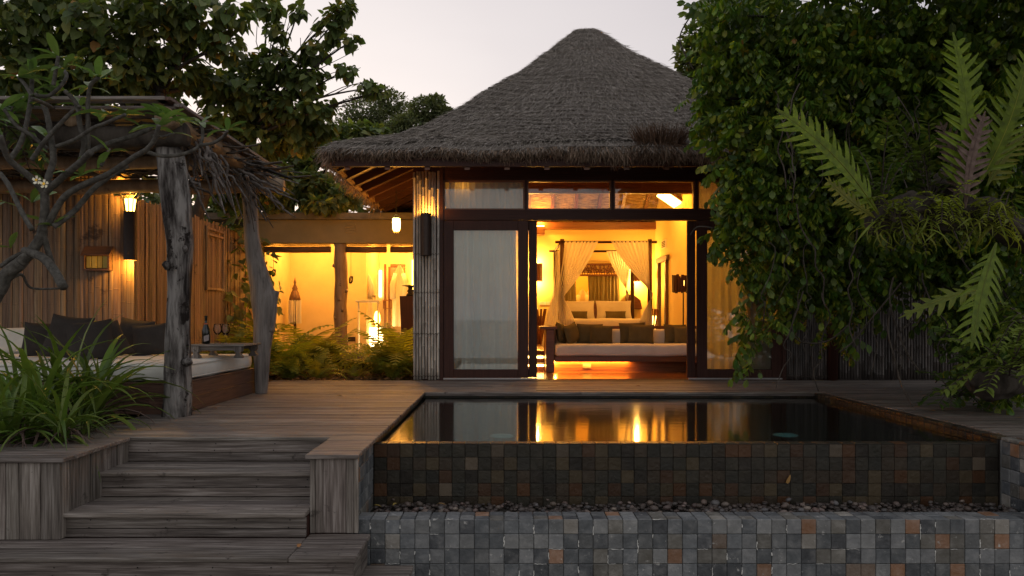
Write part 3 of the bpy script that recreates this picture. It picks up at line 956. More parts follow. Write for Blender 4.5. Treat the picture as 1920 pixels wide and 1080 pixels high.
def pole_panel(x0, x1, y, z0, z1, parent, mk, pitch=.034, lash=(1.75, 1.16, .60, .06)):
    n = int(round((x1 - x0) / pitch)); p = (x1 - x0) / n
    for i in range(n):
        pole(x0 + (i + .5) * p, y + rnd.uniform(-.003, .003), z0 + rnd.uniform(0, .02), z1 - z0 - .03 * rnd.random(), p * rnd.uniform(.40, .47), parent, mk)
    for zl in lash:
        m = MB()
        for i in range(n + 1):
            xx = x0 + i * p
            m.tube([(xx - p * .45, y - p * .52, zl + .008), (xx, y - p * .62, zl + rnd.uniform(-.01, .01)), (xx + p * .45, y - p * .52, zl - .008)], .0045, 4)
        m.build('lashing', M['lash'], parent)
MB().box(-1.325, -.942, FY + .03, FY + .12, 0, 3.3).build('corner_backing', M['dark_z'], villa)
pole_panel(-1.33, -.942, FY + .005, 0, 3.05, villa, 'pole', pitch=.043, lash=(1.84, 1.28, .68, .06))
MB().box(4.12, 4.72, FY + .03, FY + .12, 0, 3.3).build('corner_backing', M['dark_z'], villa)
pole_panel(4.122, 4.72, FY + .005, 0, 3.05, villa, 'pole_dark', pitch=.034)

# walls
wl = MB()
wl.box(-1.325, -1.2, FY + .121, VBY, -.02, 3.2)
wl.box(4.60, 4.72, FY + .121, VBY, -.02, 3.2)
wl.build('side_wall', M['wall_in'], villa)
MB().box(3.56, 3.68, FY + .35, 17.6, -.02, 3.9).build('partition_wall', M['wall_in'], villa)
bk = MB()   # back wall with window opening x 1.25..2.72, z 1.0..1.98
bk.box(-1.2, 1.25, 17.6, VBY, -.02, 3.0); bk.box(2.72, 3.56, 17.6, VBY, -.02, 3.0)
bk.box(1.25, 2.72, 17.6, VBY, 1.98, 3.0); bk.box(1.25, 2.72, 17.6, VBY, -.02, 1.0)
bk.build('back_wall', M['wall_in'], villa)
# bright room behind the back window
br = MB()
br.box(.6, 3.3, 19.4, 19.5, 0, 3.0); br.box(.6, 3.3, VBY, 19.4, -.02, .0); br.box(.5, .6, VBY, 19.5, 0, 3.0); br.box(3.3, 3.4, VBY, 19.5, 0, 3.0); br.box(.5, 3.4, VBY, 19.5, 3.001, 3.1)
br.build('rear_room', M['wall_in'], villa)
# floor
y = FY + .12
while y < 13.2:
    y1 = min(y + .095, 13.2)
    if y1 - y > .02: slab('floorboard', -1.2, 3.56, y + .001, y1 - .001, -.02, .003 + rnd.uniform(0, .0008), 'deckfloor', villa, cham=.001)
    y = y1
MB().box(-1.2, 3.56, 13.2, 17.6, -.02, .33).build('bed_platform', M['red_x'], villa)
for k, (a, b) in enumerate(((12.75, .14), (12.98, .27))):
    MB().box(.20, .69, a, 13.198, .004 if k == 0 else .141, b - .02).build('interior_step', M['red_x'], villa)
    MB().box(.20, .69, a - .02, 13.198 if k else a + .2, b - .019, b, .003).build('step_nosing', M['red_x'], villa)
    MB().box(.30, .68, a - .006, a - .001, b - .055, b - .021).build('step_light', M['bulb'], villa)

# ---------------------------------------------------------------- roof
RX0, RX1, RY0, RY1 = -2.43, 5.76, 9.98, 18.6
RCX, RCY = 1.56, (RY0 + RY1) / 2
PROF = [(0, 3.16), (.03, 3.27), (.12, 3.42), (.22, 3.56), (.30, 3.78), (.42, 4.16), (.73, 5.32), (.93, 6.16), (.975, 6.35), (1.0, 6.41)]
def prof(t):
    for (a, za), (b, zb) in zip(PROF[:-1], PROF[1:]):
        if t <= b: return za + (zb - za) * (t - a) / (b - a)
    return PROF[-1][1]
RID = .08                                           # half length of the little ridge, at t=1
def roofpt(side, u, t, lift=0.0):
    """side 0 front,1 left,2 back,3 right; u in 0..1 along the eave; t 0 eave..1 peak"""
    t_ = min(t, .985)
    x0 = RX0 + (RCX - RID - RX0) * t_; x1 = RX1 + (RCX + RID - RX1) * t_
    y0 = RY0 + (RCY - RY0) * t_; y1 = RY1 + (RCY - RY1) * t_
    z = prof(t) + lift
    if side == 0: return Vector((x0 + (x1 - x0) * u, y0, z))
    if side == 1: return Vector((x0, y1 + (y0 - y1) * u, z))
    if side == 2: return Vector((x1 + (x0 - x1) * u, y1, z))
    return Vector((x1, y0 + (y1 - y0) * u, z))
OUT = [Vector((0, -1, 0)), Vector((-1, 0, 0)), Vector((0, 1, 0)), Vector((1, 0, 0))]
from mathutils import noise as mnoise
def wob(p, s=.6, a=.05):
    return a * mnoise.noise(Vector(p) * s)
rf = MB()
NT = 34
for sd in range(4):
    for k in range(NT):
        t0, t1 = k / NT, (k + 1) / NT
        nu = 48 if sd < 2 else 16
        # each course: sloping face and a small butt step
        def fn(a, b, t0=t0, t1=t1, sd=sd):
            t = t0 + (t1 - t0) * b
            p = roofpt(sd, a, t)
            lift = .022 * (1 - b) + wob(p, 1.1, .05) + wob(p, 4.0, .02)
            q = roofpt(sd, a, t, lift) + OUT[sd] * (.02 * (1 - b))
            return q
        rf.grid(fn, nu, 1)
# butt thickness at the eaves and underside
def eave(a, b, sd):
    p = roofpt(sd, a, 0, wob(roofpt(sd, a, 0), 1.1, .05))
    return p + Vector((0, 0, -.085 * b)) + OUT[sd] * (.03 - .13 * b)
for sd in range(4):
    rf.grid(lambda a, b, sd=sd: eave(a, b, sd), 40, 1)
roof = rf.build('thatch_roof', M['thatch'], villa)
tag(roof, kind=None)

# strands of thatch (numpy): thin triangles lying down the slope
rng = np.random.default_rng(5)
def strands(n, sides, tmin, tmax, L, W, outl=.03, messy=.5, lift=.045, seedp=None):
    P0 = np.zeros((n, 3)); D = np.zeros((n, 3))
    for i in range(n):
        sd = sides[int(rng.integers(len(sides)))]
        t = rng.uniform(tmin, tmax)
        k = (math.floor(t * NT) + rng.beta(.7, 2.2)) / NT     # crowd towards the butt of each course
        t = min(max(k, tmin), tmax)
        u = rng.uniform(0, 1)
        if rng.random() > (1 - t) + .12: u = .5 + (u - .5)
        p = roofpt(sd, u, t); q = roofpt(sd, u, max(0, t - .02))
        d = (q - p)
        if d.length < 1e-6: d = OUT[sd].copy()
        d.normalize()
        lf = lift + wob(p, 1.1, .05) + wob(p, 4.0, .02)
        nrm = Vector((0, 0, 1)) * .7 + OUT[sd] * .5
        P0[i] = p + nrm * (lf * .6 + rng.uniform(-.02, .02))
        side = Vector((0, 0, 1)).cross(OUT[sd])
        dd = d + side * rng.normal(0, messy * .5) + nrm * rng.normal(.0, messy * .22)
        D[i] = dd.normalized()
    return P0, D
def blade_mesh(P0, D, L, W, name, mat, parent, droop=.0):
    n = len(P0)
    S = np.cross(D, rng.normal(0, 1, (n, 3))); S /= np.linalg.norm(S, axis=1, keepdims=True)
    L = np.asarray(L)[:, None] if hasattr(L, '__len__') else np.full((n, 1), L)
    W = W * rng.uniform(.6, 1.4, (n, 1))
    mid = P0 + D * L * .5 + rng.normal(0, 1, (n, 3)) * L * .03
    tip = P0 + D * L + rng.normal(0, 1, (n, 3)) * L * .07
    mid[:, 2] -= droop * L[:, 0] * .3; tip[:, 2] -= droop * L[:, 0]
    V = np.stack([P0 - S * W * .5, P0 + S * W * .5, mid + S * W * .5, mid - S * W * .5, tip], axis=1).reshape(-1, 3)
    b = np.arange(n) * 5
    T = np.concatenate([np.stack([b, b + 1, b + 2], 1), np.stack([b, b + 2, b + 3], 1), np.stack([b + 3, b + 2, b + 4], 1)])
    o = np_mesh(name, V, None, T, mat, parent, False)
    o['kind'] = 'stuff'
    return o
P0, D = strands(125000, [0, 0, 0, 0, 1, 1], .0, 1.0, .12, .006, messy=.6)
blade_mesh(P0, D, rng.uniform(.08, .24, len(P0)), .0038, 'thatch_strands', M['strand'], villa)
P0, D = strands(5000, [2, 3], .0, 1.0, .12, .006, messy=.7)
blade_mesh(P0, D, rng.uniform(.1, .3, len(P0)), .012, 'rear_thatch_strands', M['strand'], villa)
# ragged eave fringe
n = 15000
P0 = np.zeros((n, 3)); D = np.zeros((n, 3)); LL = np.zeros(n)
for i in range(n):
    sd = 0 if i % 3 else (1 if i % 2 else 3)
    u = rng.uniform(0, 1)
    p = eave(u, rng.uniform(-.15, 1.0), sd)
    P0[i] = p + OUT[sd] * rng.uniform(-.08, .02)
    side = Vector((0, 0, 1)).cross(OUT[sd])
    clump = mnoise.noise(Vector((u * 26, sd * 7, 3))) + .6 * mnoise.noise(Vector((u * 70, sd * 7, 3)))
    d = OUT[sd] * rng.normal(.42, .25) + Vector((0, 0, -1)) * rng.uniform(.3, 1.0) + side * (rng.normal(0, .35) + clump * .6)
    D[i] = d.normalized(); LL[i] = rng.uniform(.04, .11) * (1 + .9 * max(0, clump)) * ((.75 if u < .30 else 1.5 if .40 < u < .75 else 1.0) if sd == 0 else rng.uniform(1.2, 2.4))
blade_mesh(P0, D, LL, .009, 'eave_fringe', M['strand_brown'], villa, droop=.25)
# tuft of loose thatch over the right-hand eave
M['tuft'] = gmat('dark_brown_straw', [(.06, .032, .02), (.12, .07, .045), (.2, .13, .085)], (3, 3, 3), rough=.9, bump=0, rand=.45, island=True, spec=.15)
c = P(1236, 268, 10.1)
n = 1300
a = rng.uniform(-1, 1, n)
P0 = np.stack([c.x + a * .28, c.y + rng.uniform(-.1, .1, n), c.z - .05 + rng.uniform(-.06, .06, n)], 1)
D = np.stack([a * .55 + rng.normal(0, .15, n), rng.normal(-.2, .25, n), rng.uniform(.6, 1.2, n)], 1)
k = rng.random(n) < .4
D[k, 2] *= -.5; D[k, 1] = -abs(D[k, 1]) - .3; D[k, 0] *= 1.6
D /= np.linalg.norm(D, axis=1, keepdims=True)
blade_mesh(P0, D, rng.uniform(.16, .36, n), .008, 'loose_tuft', M['tuft'], villa)

# underside: soffit, ceiling, rafters, fascia
sf = MB()
UP = [(0, 3.02), (.27, 3.46), (.5, 4.10), (.8, 5.18), (1, 5.85)]
def UZ(b):
    for (p, zp), (q, zq) in zip(UP[:-1], UP[1:]):
        if b <= q + 1e-9: return zp + (zq - zp) * (b - p) / (q - p)
    return UP[-1][1]
def und(sd, a, b):
    v = roofpt(sd, a, b * .93)
    z = UZ(b)
    return Vector((v.x, v.y, z)) - OUT[sd] * .10 * (1 - b)
inn = MB()
for sd in range(4):
    sf.grid(lambda a, b, sd=sd: und(sd, a, b * .27), 12, 2)
    inn.grid(lambda a, b, sd=sd: und(sd, a, .27 + .73 * b), 12, 12)
sf.build('soffit', M['soffit'], villa)
inn.build('reed_ceiling', M['soffit_in'], villa)
for sd in range(4):
    n = 15
    for i in range(n):
        a = (i + .5) / n
        # common rafters run straight up the slope, hips converge
        tt = .95 if abs(a - .5) < .1 else .94 * (1 - abs(2 * a - 1)) + .10
        p = und(sd, a, .01); 
        def upt(b):
            q = und(sd, .5, b)
            if sd in (0, 2): return Vector((p.x, q.y, q.z))
            return Vector((q.x, p.y, q.z))
        m = MB()
        be = min(.95, tt)
        ks = [.01] + [q for q in (.27, .5, .8) if q < be - .03] + [be]
        secs = []
        for kk in ks:
            e = upt(kk) - Vector((0, 0, .06))
            s_ = Vector((1, 0, 0)) if sd in (0, 2) else Vector((0, 1, 0))
            secs.append([tuple(e + s_ * (.048 if sd == 1 else .035) * ii + Vector((0, 0, 1)) * .06 * j) for (ii, j) in ((-1, -1), (1, -1), (1, 1), (-1, 1))])
        vs = [v for q in secs for v in q]
        fs = [(0, 1, 2, 3), tuple(4 * (len(secs) - 1) + i_ for i_ in (3, 2, 1, 0))]
        for q in range(len(secs) - 1):
            for i_ in range(4):
                k2 = (i_ + 1) % 4
                fs.append((4 * q + i_, 4 * q + k2, 4 * q + 4 + k2, 4 * q + 4 + i_))
        m.add(vs, fs)
        m.build('rafter', M['red_x'] if sd != 1 else M['dark_x'], villa)
for sx_, sy_ in ((0, 0), (1, 0), (0, 1), (1, 1)):
    A = Vector(((RX0, RX1)[sx_], (RY0, RY1)[sy_], 0)); B = Vector((RCX, RCY, 0))
    MB().tube([Vector((*(A + (B - A) * q * .93).xy, UZ(q) - .07)) for q in (.03, .27, .5, .8, 1)], .05, 6).build('hip_rafter', M['red_x'], villa)
# dark fascia boards behind the fringe; split-bamboo batten on the left eave
MB().box(RX0 + .10, RX1 - .10, RY0 + .10, RY0 + .15, 2.955, 3.16).build('fascia', M['dark_x'], villa)
MB().box(RX0 + .10, RX0 + .16, RY0 + .16, RY1 - .1, 2.945, 2.975).build('eave_batten', M['split'], villa)
MB().box(RX1 - .15, RX1 - .10, RY0 + .16, RY1 - .1, 2.975, 3.14).build('fascia', M['dark_y'], villa)
# ring beam on the walls inside
rb = MB()
MB().box(-1.19, 3.55, 12.2, 12.3, 2.95, 3.28).build('tie_beam', M['red_x'], villa)
rb.box(-1.32, 4.7, FY + .13, FY + .22, 3.0, 3.2)
rb.build('ring_beam', M['red_x'], villa)
MB().box(-1.19, 3.56, 17.48, 17.598, 3.0, 3.16).build('ring_beam', M['red_x'], villa)
# ================================================================== CLOTH HELPERS
def cushion(w, h, th, rng_=None, pinch=.12):
    """square scatter cushion standing in the local xz plane, centred, thickness along y"""
    r = rng_ or rnd
    mb = MB()
    n = 10
    ph = r.uniform(0, 6)
    for side in (1, -1):
        def fn(a, b, side=side):
            x, z = (a * 2 - 1), (b * 2 - 1)
            e = (1 - x * x) * (1 - z * z)
            k = max(0, e) ** .38
            px = x * (1 - pinch * (1 - abs(x)) * 0 - pinch * (1 - z * z) * .5 * abs(x))
            pz = z * (1 - pinch * (1 - x * x) * .5 * abs(z))
            wr = .05 * math.sin(5 * x + ph) * math.sin(4 * z + ph * 2) * e
            return (px * w / 2, side * th / 2 * (k + wr), pz * h / 2)
        if side == 1: mb.grid(lambda a, b: fn(a, b), n, n)
        else: mb.grid(lambda a, b: fn(1 - a, b), n, n)
    return mb
def put(mb, loc, rot=(0, 0, 0)):
    Rm = Euler(rot, 'XYZ').to_matrix()
    mb.v = [tuple(Rm @ Vector(v) + Vector(loc)) for v in mb.v]
    return mb
def pad(x0, x1, y0, y1, z0, z1, r=.05, n=5, sag=0.0):
    """upholstered block with rounded edges"""
    mb = MB()
    cx_, cy_, cz_ = (x0 + x1) / 2, (y0 + y1) / 2, (z0 + z1) / 2
    hx, hy, hz = (x1 - x0) / 2, (y1 - y0) / 2, (z1 - z0) / 2
    r = min(r, hx, hy, hz)
    def vals(h):
        a = [-h, -h + r * .12, -h + r * .4, -h + r]
        k = max(2, int(2 * (h - r) / .15))
        a += [-h + r + (2 * h - 2 * r) * i / k for i in range(1, k)]
        a += [h - r, h - r * .4, h - r * .12, h]
        return a
    def rp(x, y, z):
        qx, qy, qz = [max(-h + r, min(h - r, c)) for c, h in ((x, hx), (y, hy), (z, hz))]
        d = Vector((x - qx, y - qy, z - qz))
        if d.length > 1e-9: d = d.normalized() * r
        p = Vector((qx, qy, qz)) + d
        if sag:
            p += Vector((mnoise.noise(p * 3 + Vector((cx_, 0, 0))), mnoise.noise(p * 3 + Vector((9, cx_, 0))), mnoise.noise(p * 2.5 + Vector((0, 7, cx_))))) * sag
        return (p.x + cx_, p.y + cy_, p.z + cz_)
    for ax in range(3):
        H = [hx, hy, hz]
        ua, va = [(1, 2), (0, 2), (0, 1)][ax]
        U, V_ = vals(H[ua]), vals(H[va])
        for s_ in (-1, 1):
            base = len(mb.v)
            for u in U:
                for v in V_:
                    c = [0, 0, 0]; c[ax] = s_ * H[ax]; c[ua] = u; c[va] = v
                    mb.v.append(rp(*c))
            m = len(V_)
            for i in range(len(U) - 1):
                for j in range(m - 1):
                    a = base + i * m + j
                    f = (a, a + m, a + m + 1, a + 1)
                    flip = (s_ < 0) ^ (ax == 1)
                    mb.f.append(f[::-1] if flip else f)
    return mb
def curtain(x0, x1, y, z0, z1, folds, amp, nz=14, seed=0, gather=1.0):
    r = random.Random(seed)
    ph = [r.uniform(0, 6.3) for _ in range(5)]
    nu = int(folds * 8)
    def fn(a, b):
        env = .55 + .45 * math.sin(a * 7.3 + ph[0]) * math.sin(a * 3.1 + ph[1])
        w = math.sin(a * folds * 2 * PI + 1.1 * math.sin(a * 11 + ph[2]) + .35 * math.sin(b * 3 + a * 5))
        w += .4 * math.sin(a * folds * 4.3 * PI + ph[3])
        return (x0 + (x1 - x0) * a + .012 * math.sin(b * 4 + a * 20), y + amp * env * w * (.75 + .25 * (1 - b)), z0 + (z1 - z0) * b)
    return MB().grid(fn, nu, nz)

# ================================================================== BEDROOM
o = curtain(-.86, .19, FY + .26, .02, 2.33, 8, .075, seed=3).build('sheer_curtain', M['lined'], villa, True)
o = curtain(-.88, .31, FY + .21, 2.44, 2.95, 11, .04, 4, seed=4).build('clerestory_curtain', M['lined'], villa, True)
o = curtain(2.92, 4.02, FY + .26, .02, 2.33, 8, .045, seed=6).build('sheer_curtain', M['glow_curtain'], villa, True)
o = curtain(2.80, 4.06, FY + .23, 2.44, 2.95, 12, .02, 4, seed=8).build('clerestory_curtain', M['gauze'], villa, True)

# sofa
sofa = thing('built_in_sofa', 'cream cushioned timber sofa just inside the open doors, lit from below', 'sofa', (1.8, 12.6, .003))
s = MB()
s.box(.60, 3.54, 13.10, 13.16, .72, .775, .005)
s.box(.70, .84, 12.42, 13.099, .0035, .719, .006)
s.box(.60, .88, 12.40, 13.098, .72, .770, .005)
s.box(.842, 3.1, 12.34, 12.40, .185, .275, .004)
s.box(.842, 3.54, 12.40, 13.12, .20, .272)
s.box(3.1, 3.16, 11.66, 12.34, .185, .275, .004)
s.box(3.16, 3.54, 11.62, 12.40, .20, .272)
s.box(3.16, 3.24, 11.64, 11.72, .0035, .199, .004)
s.build('sofa_frame', M['red_x'], sofa)
MB().box(.76, 3.5, 12.62, 13.10, .0035, .199).build('plinth', M['red_x'], sofa)
pad(.845, 3.12, 12.33, 13.02, .276, .475, .055, sag=.012).build('seat_cushion', M['linen'], sofa, True)
pad(3.125, 3.54, 11.66, 13.0, .276, .465, .055, sag=.012).build('seat_cushion', M['linen'], sofa, True)
for i, (a, b) in enumerate(((.86, 1.62), (1.63, 2.47), (2.48, 3.10), (3.11, 3.54))):
    pad(a, b, 12.93, 13.09, .46, .715, .05, sag=.015).build('back_cushion', M['linen'], sofa, True)
MB().box(1.33, 1.47, 12.610, 12.6195, .06, .14, .003).build('socket_plate', M['concrete'], sofa)
MB().lathe((.86, 12.56, .19), [(.03, 0), (.035, .012), (.001, .0125)], 12).build('under_lamp', M['bulb'], sofa)
for (px, yy, w, h, ry, rz, lab) in (
    (1052, 12.75, .40, .36, .10, 1.2, 'dark olive cushion at the left end of the indoor sofa'),
    (1072, 12.70, .38, .34, -.25, .9, 'dark olive cushion leaning against the leftmost one on the sofa'),
    (1106, 12.86, .46, .34, 0.02, .05, 'wide olive cushion behind a smaller one, left of the sofa middle'),
    (1127, 12.74, .40, .31, 0.03, -.05, 'olive cushion in front of the wide one, left of the sofa middle'),
    (1186, 12.86, .46, .36, -.03, .04, 'wide olive cushion behind another, right of the sofa middle'),
    (1202, 12.74, .44, .33, .04, -.04, 'olive cushion in front of the wide one, right of the sofa middle'),
    (1266, 12.84, .40, .33, .02, .1, 'olive cushion at the inner corner of the sofa'),
    (1284, 12.70, .36, .30, -.04, -.2, 'olive cushion by the right door edge on the corner of the sofa')):
    X = (px - VX) * yy / F
    c = put(cushion(w, h, .14), (X, yy, .475 + h / 2), (-.18, ry, rz))
    tag(c.build('cushion', M['pillow_olive'], None, True), lab, 'cushion', 'olive cushions on the indoor sofa')

# bed
bed_t = thing('canopy_bed', 'four-poster bed with gathered cream netting and white bedding', 'bed', (2.05, 16, .33))
BX0, BX1, BY0, BY1 = 1.17, 2.93, 15.0, 17.05
for x in (BX0, BX1):
    for y in (BY0, BY1):
        MB().tube([(x, y, .331), (x, y, 1.2), (x, y, 2.50 if y == BY0 else 2.47)], [.055, .05, .042], 8).build('bed_post', M['dark_z'], bed_t, True)
for y in (BY0, BY1):
    MB().tube([(BX0 - .14, y, 2.44), (BX1 + .14, y, 2.44)], .026, 8).build('canopy_rail', M['dark_x'], bed_t, True)
for x in (BX0, BX1):
    MB().tube([(x, BY0 - .1, 2.46), (x, BY1 + .1, 2.46)], .026, 8).build('canopy_rail', M['dark_y'], bed_t, True)
MB().box(BX0 + .03, BX1 - .03, BY0 + .03, BY1, .331, .58).build('bed_base', M['red_x'], bed_t)
MB().box(BX0 + .03, BX1 - .03, BY1 + .001, BY1 + .06, .58, 1.25).build('headboard', M['red_x'], bed_t)
pad(BX0 + .05, BX1 - .05, BY0 - .03, BY1 - .01, .581, .86, .08, sag=.01).build('mattress', M['linen'], bed_t, True)
pad(BX0 + .0, BX1 - .0, BY0 - .06, BY1 - .7, .62, .90, .07, sag=.02).build('duvet', M['linen'], bed_t, True)
def net(A, B, T, C, D, seed, nf=9):
    """cloth from rail A-B, drawn to the tie T, falling to C-D"""
    r = random.Random(seed); ph = r.uniform(0, 6)
    A, B, T, C, D = map(Vector, (A, B, T, C, D))
    nv = 26
    tf = .52
    def fn(u, v):
        fold = math.sin(u * nf * 2 * PI + ph + math.sin(u * 9 + ph)) * .011 + math.sin(u * nf * 4.4 * PI) * .005
        if v < tf:
            k = v / tf
            top = A + (B - A) * u
            tie = T + Vector(((u - .5) * .10, fold, (u - .5) * .03))
            e = k ** 1.25
            p = top + (tie - top) * e
            p.z -= .10 * math.sin(PI * k) * u if A.x < B.x else .10 * math.sin(PI * k) * (u)
            p.y += fold * (1 - .3 * k) * 1.0
        else:
            k = (v - tf) / (1 - tf)
            tie = T + Vector(((u - .5) * .10, fold, (u - .5) * .03))
            bot = C + (D - C) * u
            p = tie + (bot - tie) * Vector((0, 0, 0)).lerp(Vector((1, 1, 1)), 1).x * k
            p.x = tie.x + (bot.x - tie.x) * (k ** .7)
            p.y += fold * (.7 + k)
        return p
    return MB().grid(fn, nf * 8, nv)
net((BX0 + .04, BY0 - .03, 2.45), (BX0 + .72, BY0 - .03, 2.45), (BX0 - .05, BY0 - .06, 1.30), (BX0 - .05, BY0 - .1, .34), (BX0 + .42, BY0 - .1, .34), 1).build('netting', M['net'], bed_t, True)
net((BX1 - .04, BY0 - .03, 2.45), (BX1 - .78, BY0 - .03, 2.45), (BX1 + .04, BY0 - .06, 1.36), (BX1 + .06, BY0 - .1, .34), (BX1 - .42, BY0 - .1, .34), 2).build('netting', M['net'], bed_t, True)
net((BX0, BY1 - .05, 2.44), (BX0 + .78, BY1 - .05, 2.44), (BX0 - .02, BY1 - .05, 1.3), (BX0 - .35, BY1 - .1, .34), (BX0 + .10, BY1 - .1, .34), 3).build('netting', M['net'], bed_t, True)
net((BX1, BY1 - .05, 2.44), (BX1 - .60, BY1 - .05, 2.44), (BX1 - .12, BY1 - .07, 1.45), (BX1 + .05, BY1 - .1, .34), (BX1 - .25, BY1 - .1, .34), 4).build('netting', M['net'], bed_t, True)
net((BX0 - .01, BY0 + .1, 2.44), (BX0 - .01, BY0 + .7, 2.44), (BX0 - .1, BY0 + .05, 1.42), (BX0 - .42, BY0 + .0, .34), (BX0 - .10, BY0 + .2, .34), 5, 6).build('netting', M['net'], bed_t, True)
for (cx_, w, lab) in ((1.66, .74, 'white pillow on the left side of the bed'), (2.46, .80, 'white pillow on the right side of the bed')):
    tag(put(cushion(w, .46, .18), (cx_, 16.72, 1.09), (-.35, 0, 0)).build('pillow', M['linen'], None, True), lab, 'pillow', 'white bed pillows')
for (cx_, lab) in ((1.62, 'slim dark bolster cushion on the left bed pillow'), (2.47, 'slim dark bolster cushion on the right bed pillow')):
    tag(put(cushion(.46, .17, .10), (cx_, 16.52, .985), (-.2, 0, 0)).build('bolster', M['pillow_olive'], None, True), lab, 'cushion', 'dark bolsters on the bed')

# window behind the bed
val = thing('carved_valance', 'red-brown carved fretwork valance over the window behind the bed', 'carving', (1.98, 17.55, 1.9))
v = MB()
v.box(1.19, 2.78, 17.53, 17.57, 2.155, 2.20); v.box(1.19, 2.78, 17.53, 17.57, 1.90, 1.945)
v.box(1.19, 1.235, 17.53, 17.57, 1.946, 2.154); v.box(2.735, 2.78, 17.53, 17.57, 1.946, 2.154)
v.build('border', M['red_x'], val)
sc_ = MB(); r_ = random.Random(4)
for i in range(26):
    cx_ = 1.27 + i * .0575; cz_ = 2.05 + r_.uniform(-.04, .04); R0 = r_.uniform(.035, .06); dr = r_.choice((-1, 1)); a0 = r_.uniform(0, 6)
    pts = [(cx_ + math.cos(a0 + dr * q * .55) * R0 * (1 - q * .075), 17.55, cz_ + math.sin(a0 + dr * q * .55) * R0 * (1 - q * .075)) for q in range(11)]
    sc_.tube(pts, .013, 5)
    sc_.tube([(cx_, 17.55, 1.94), (cx_ + r_.uniform(-.04, .04), 17.548, 2.05), (cx_ + r_.uniform(-.04, .04), 17.55, 2.16)], .012, 5)
sc_.build('scrollwork', M['red_x'], val)
curtain(1.27, 1.70, 17.585, .96, 1.93, 5, .02, seed=11).build('window_curtain', M['green_curtain'], villa, True)
curtain(1.98, 2.70, 17.585, .96, 1.93, 8, .02, seed=12).build('window_curtain', M['green_curtain'], villa, True)
def robe(px, pyt, pyb, Y, w, lab, rz=0.0):
    top = P(px, pyt, Y); bot = P(px, pyb, Y); h = top.z - bot.z
    t = thing('bathrobe', lab, 'bathrobe', tuple(bot), 'white bathrobes on hooks')
    def fn(u, v):
        a = u * 2 * PI
        wv = w * (.16 + .84 * min(1, (v / .28)) ** .6) * (1 + .1 * v)
        fo = 1 + .13 * math.sin(a * 6 + v * 2)
        return (top.x + math.cos(a) * wv / 2 * fo, top.y + math.sin(a) * .07 * fo * (.4 + v), top.z - h * v)
    MB().grid(fn, 40, 14).build('robe_body', M['linen'], t, True)
    for s_ in (-1, 1):
        MB().tube([(top.x + s_ * w * .30, top.y - .03, top.z - h * .14), (top.x + s_ * w * .52, top.y - .05, top.z - h * .32), (top.x + s_ * w * .50, top.y - .06, top.z - h * .55)], [.05, .07, .075], 8, flat=.6).build('sleeve', M['linen'], t, True)
    MB().tube([(top.x, top.y + .03, top.z + .03), (top.x, top.y, top.z + .05), (top.x, top.y - .02, top.z - .01)], .008, 5).build('hook', M['steel'], t)
    return t
robe(1092, 543, 620, 18.6, .30, 'bathrobe hanging in the bright gap of the window behind the bed')
robe(1104, 545, 620, 19.0, .24, 'bathrobe half hidden by the right curtain of the bed window')

# sconces beside the bed: brown half-shades lit above and below
def sconce(name_lab, c, r, h, mk, half=True, bulbs=('top', 'bottom'), w=8, ry=.0):
    t = thing('wall_sconce', name_lab, 'wall lamp', tuple(c), 'cylinder wall sconces')
    prof_ = []
    m = MB(); n = 14
    a0, a1 = (PI, 2 * PI) if half else (0, 2 * PI)
    m.grid(lambda u, v: (c[0] + math.cos(a0 + (a1 - a0) * u) * r, c[1] + math.sin(a0 + (a1 - a0) * u) * r, c[2] - h / 2 + h * v), n, 1)
    m.grid(lambda u, v: (c[0] + math.cos(a1 + (a0 - a1) * u) * r * .93, c[1] + math.sin(a1 + (a0 - a1) * u) * r * .93, c[2] - h / 2 + h * v), n, 1)
    m.build('shade', M[mk], t, True)
    MB().box(c[0] - .03, c[0] + .03, c[1] + r * .3, c[1] + r * .98, c[2] - .05, c[2] + .05).build('bracket', M['black'], t)
    for b in bulbs:
        zz = c[2] + (h / 2 - .045 if b == 'top' else -h / 2 + .045)
        MB().lathe((c[0], c[1] - r * .25, zz - .03), [(.001, 0), (.03, .008), (.045, .03), (.03, .052), (.001, .06)], 10).build('bulb', M['bulb'], t, True)
        l = point_light('sconce_light', (c[0], c[1] - r * .3, zz + (.06 if b == 'top' else -.06)), w, (1.0, .47, .085) if w > 20 else WARM, r=.035)
        l.parent = t; l.location = Vector(l.location) - Vector(t.location)
    return t
sconce('brown wall sconce glowing up and down left of the bed', (.77, 17.46, 1.98), .13, .42, 'red_z', w=52)
sconce('brown wall sconce glowing beside the right bed netting', (3.10, 17.46, 1.92), .13, .30, 'red_z', w=52)
# bedside tables with pleated lamps
for (px, lab) in ((1013, 'fluted brown basket stand left of the bed'), (1224, 'fluted brown basket stand right of the bed')):
    c = P(px, 596, 16.6)
    t = thing('basket_stand', lab, 'stand', (c.x, c.y, .33), 'basket stands beside the bed')
    for i in range(9):
        a = i / 9 * 2 * PI
        MB().tube([(c.x + .10 * math.cos(a), c.y + .10 * math.sin(a), .331), (c.x + .06 * math.cos(a), c.y + .06 * math.sin(a), .75), (c.x + .13 * math.cos(a), c.y + .13 * math.sin(a), 1.12)], .02, 5).build('slat', M['red_z'], t)
    MB().lathe((c.x, c.y, .34), [(.09, 0), (.075, .3), (.06, .42), (.1, .62), (.09, .621), (.001, .45)], 14).build('liner', M['bulb_soft'] if px > 1100 else M['red_z'], t, True)
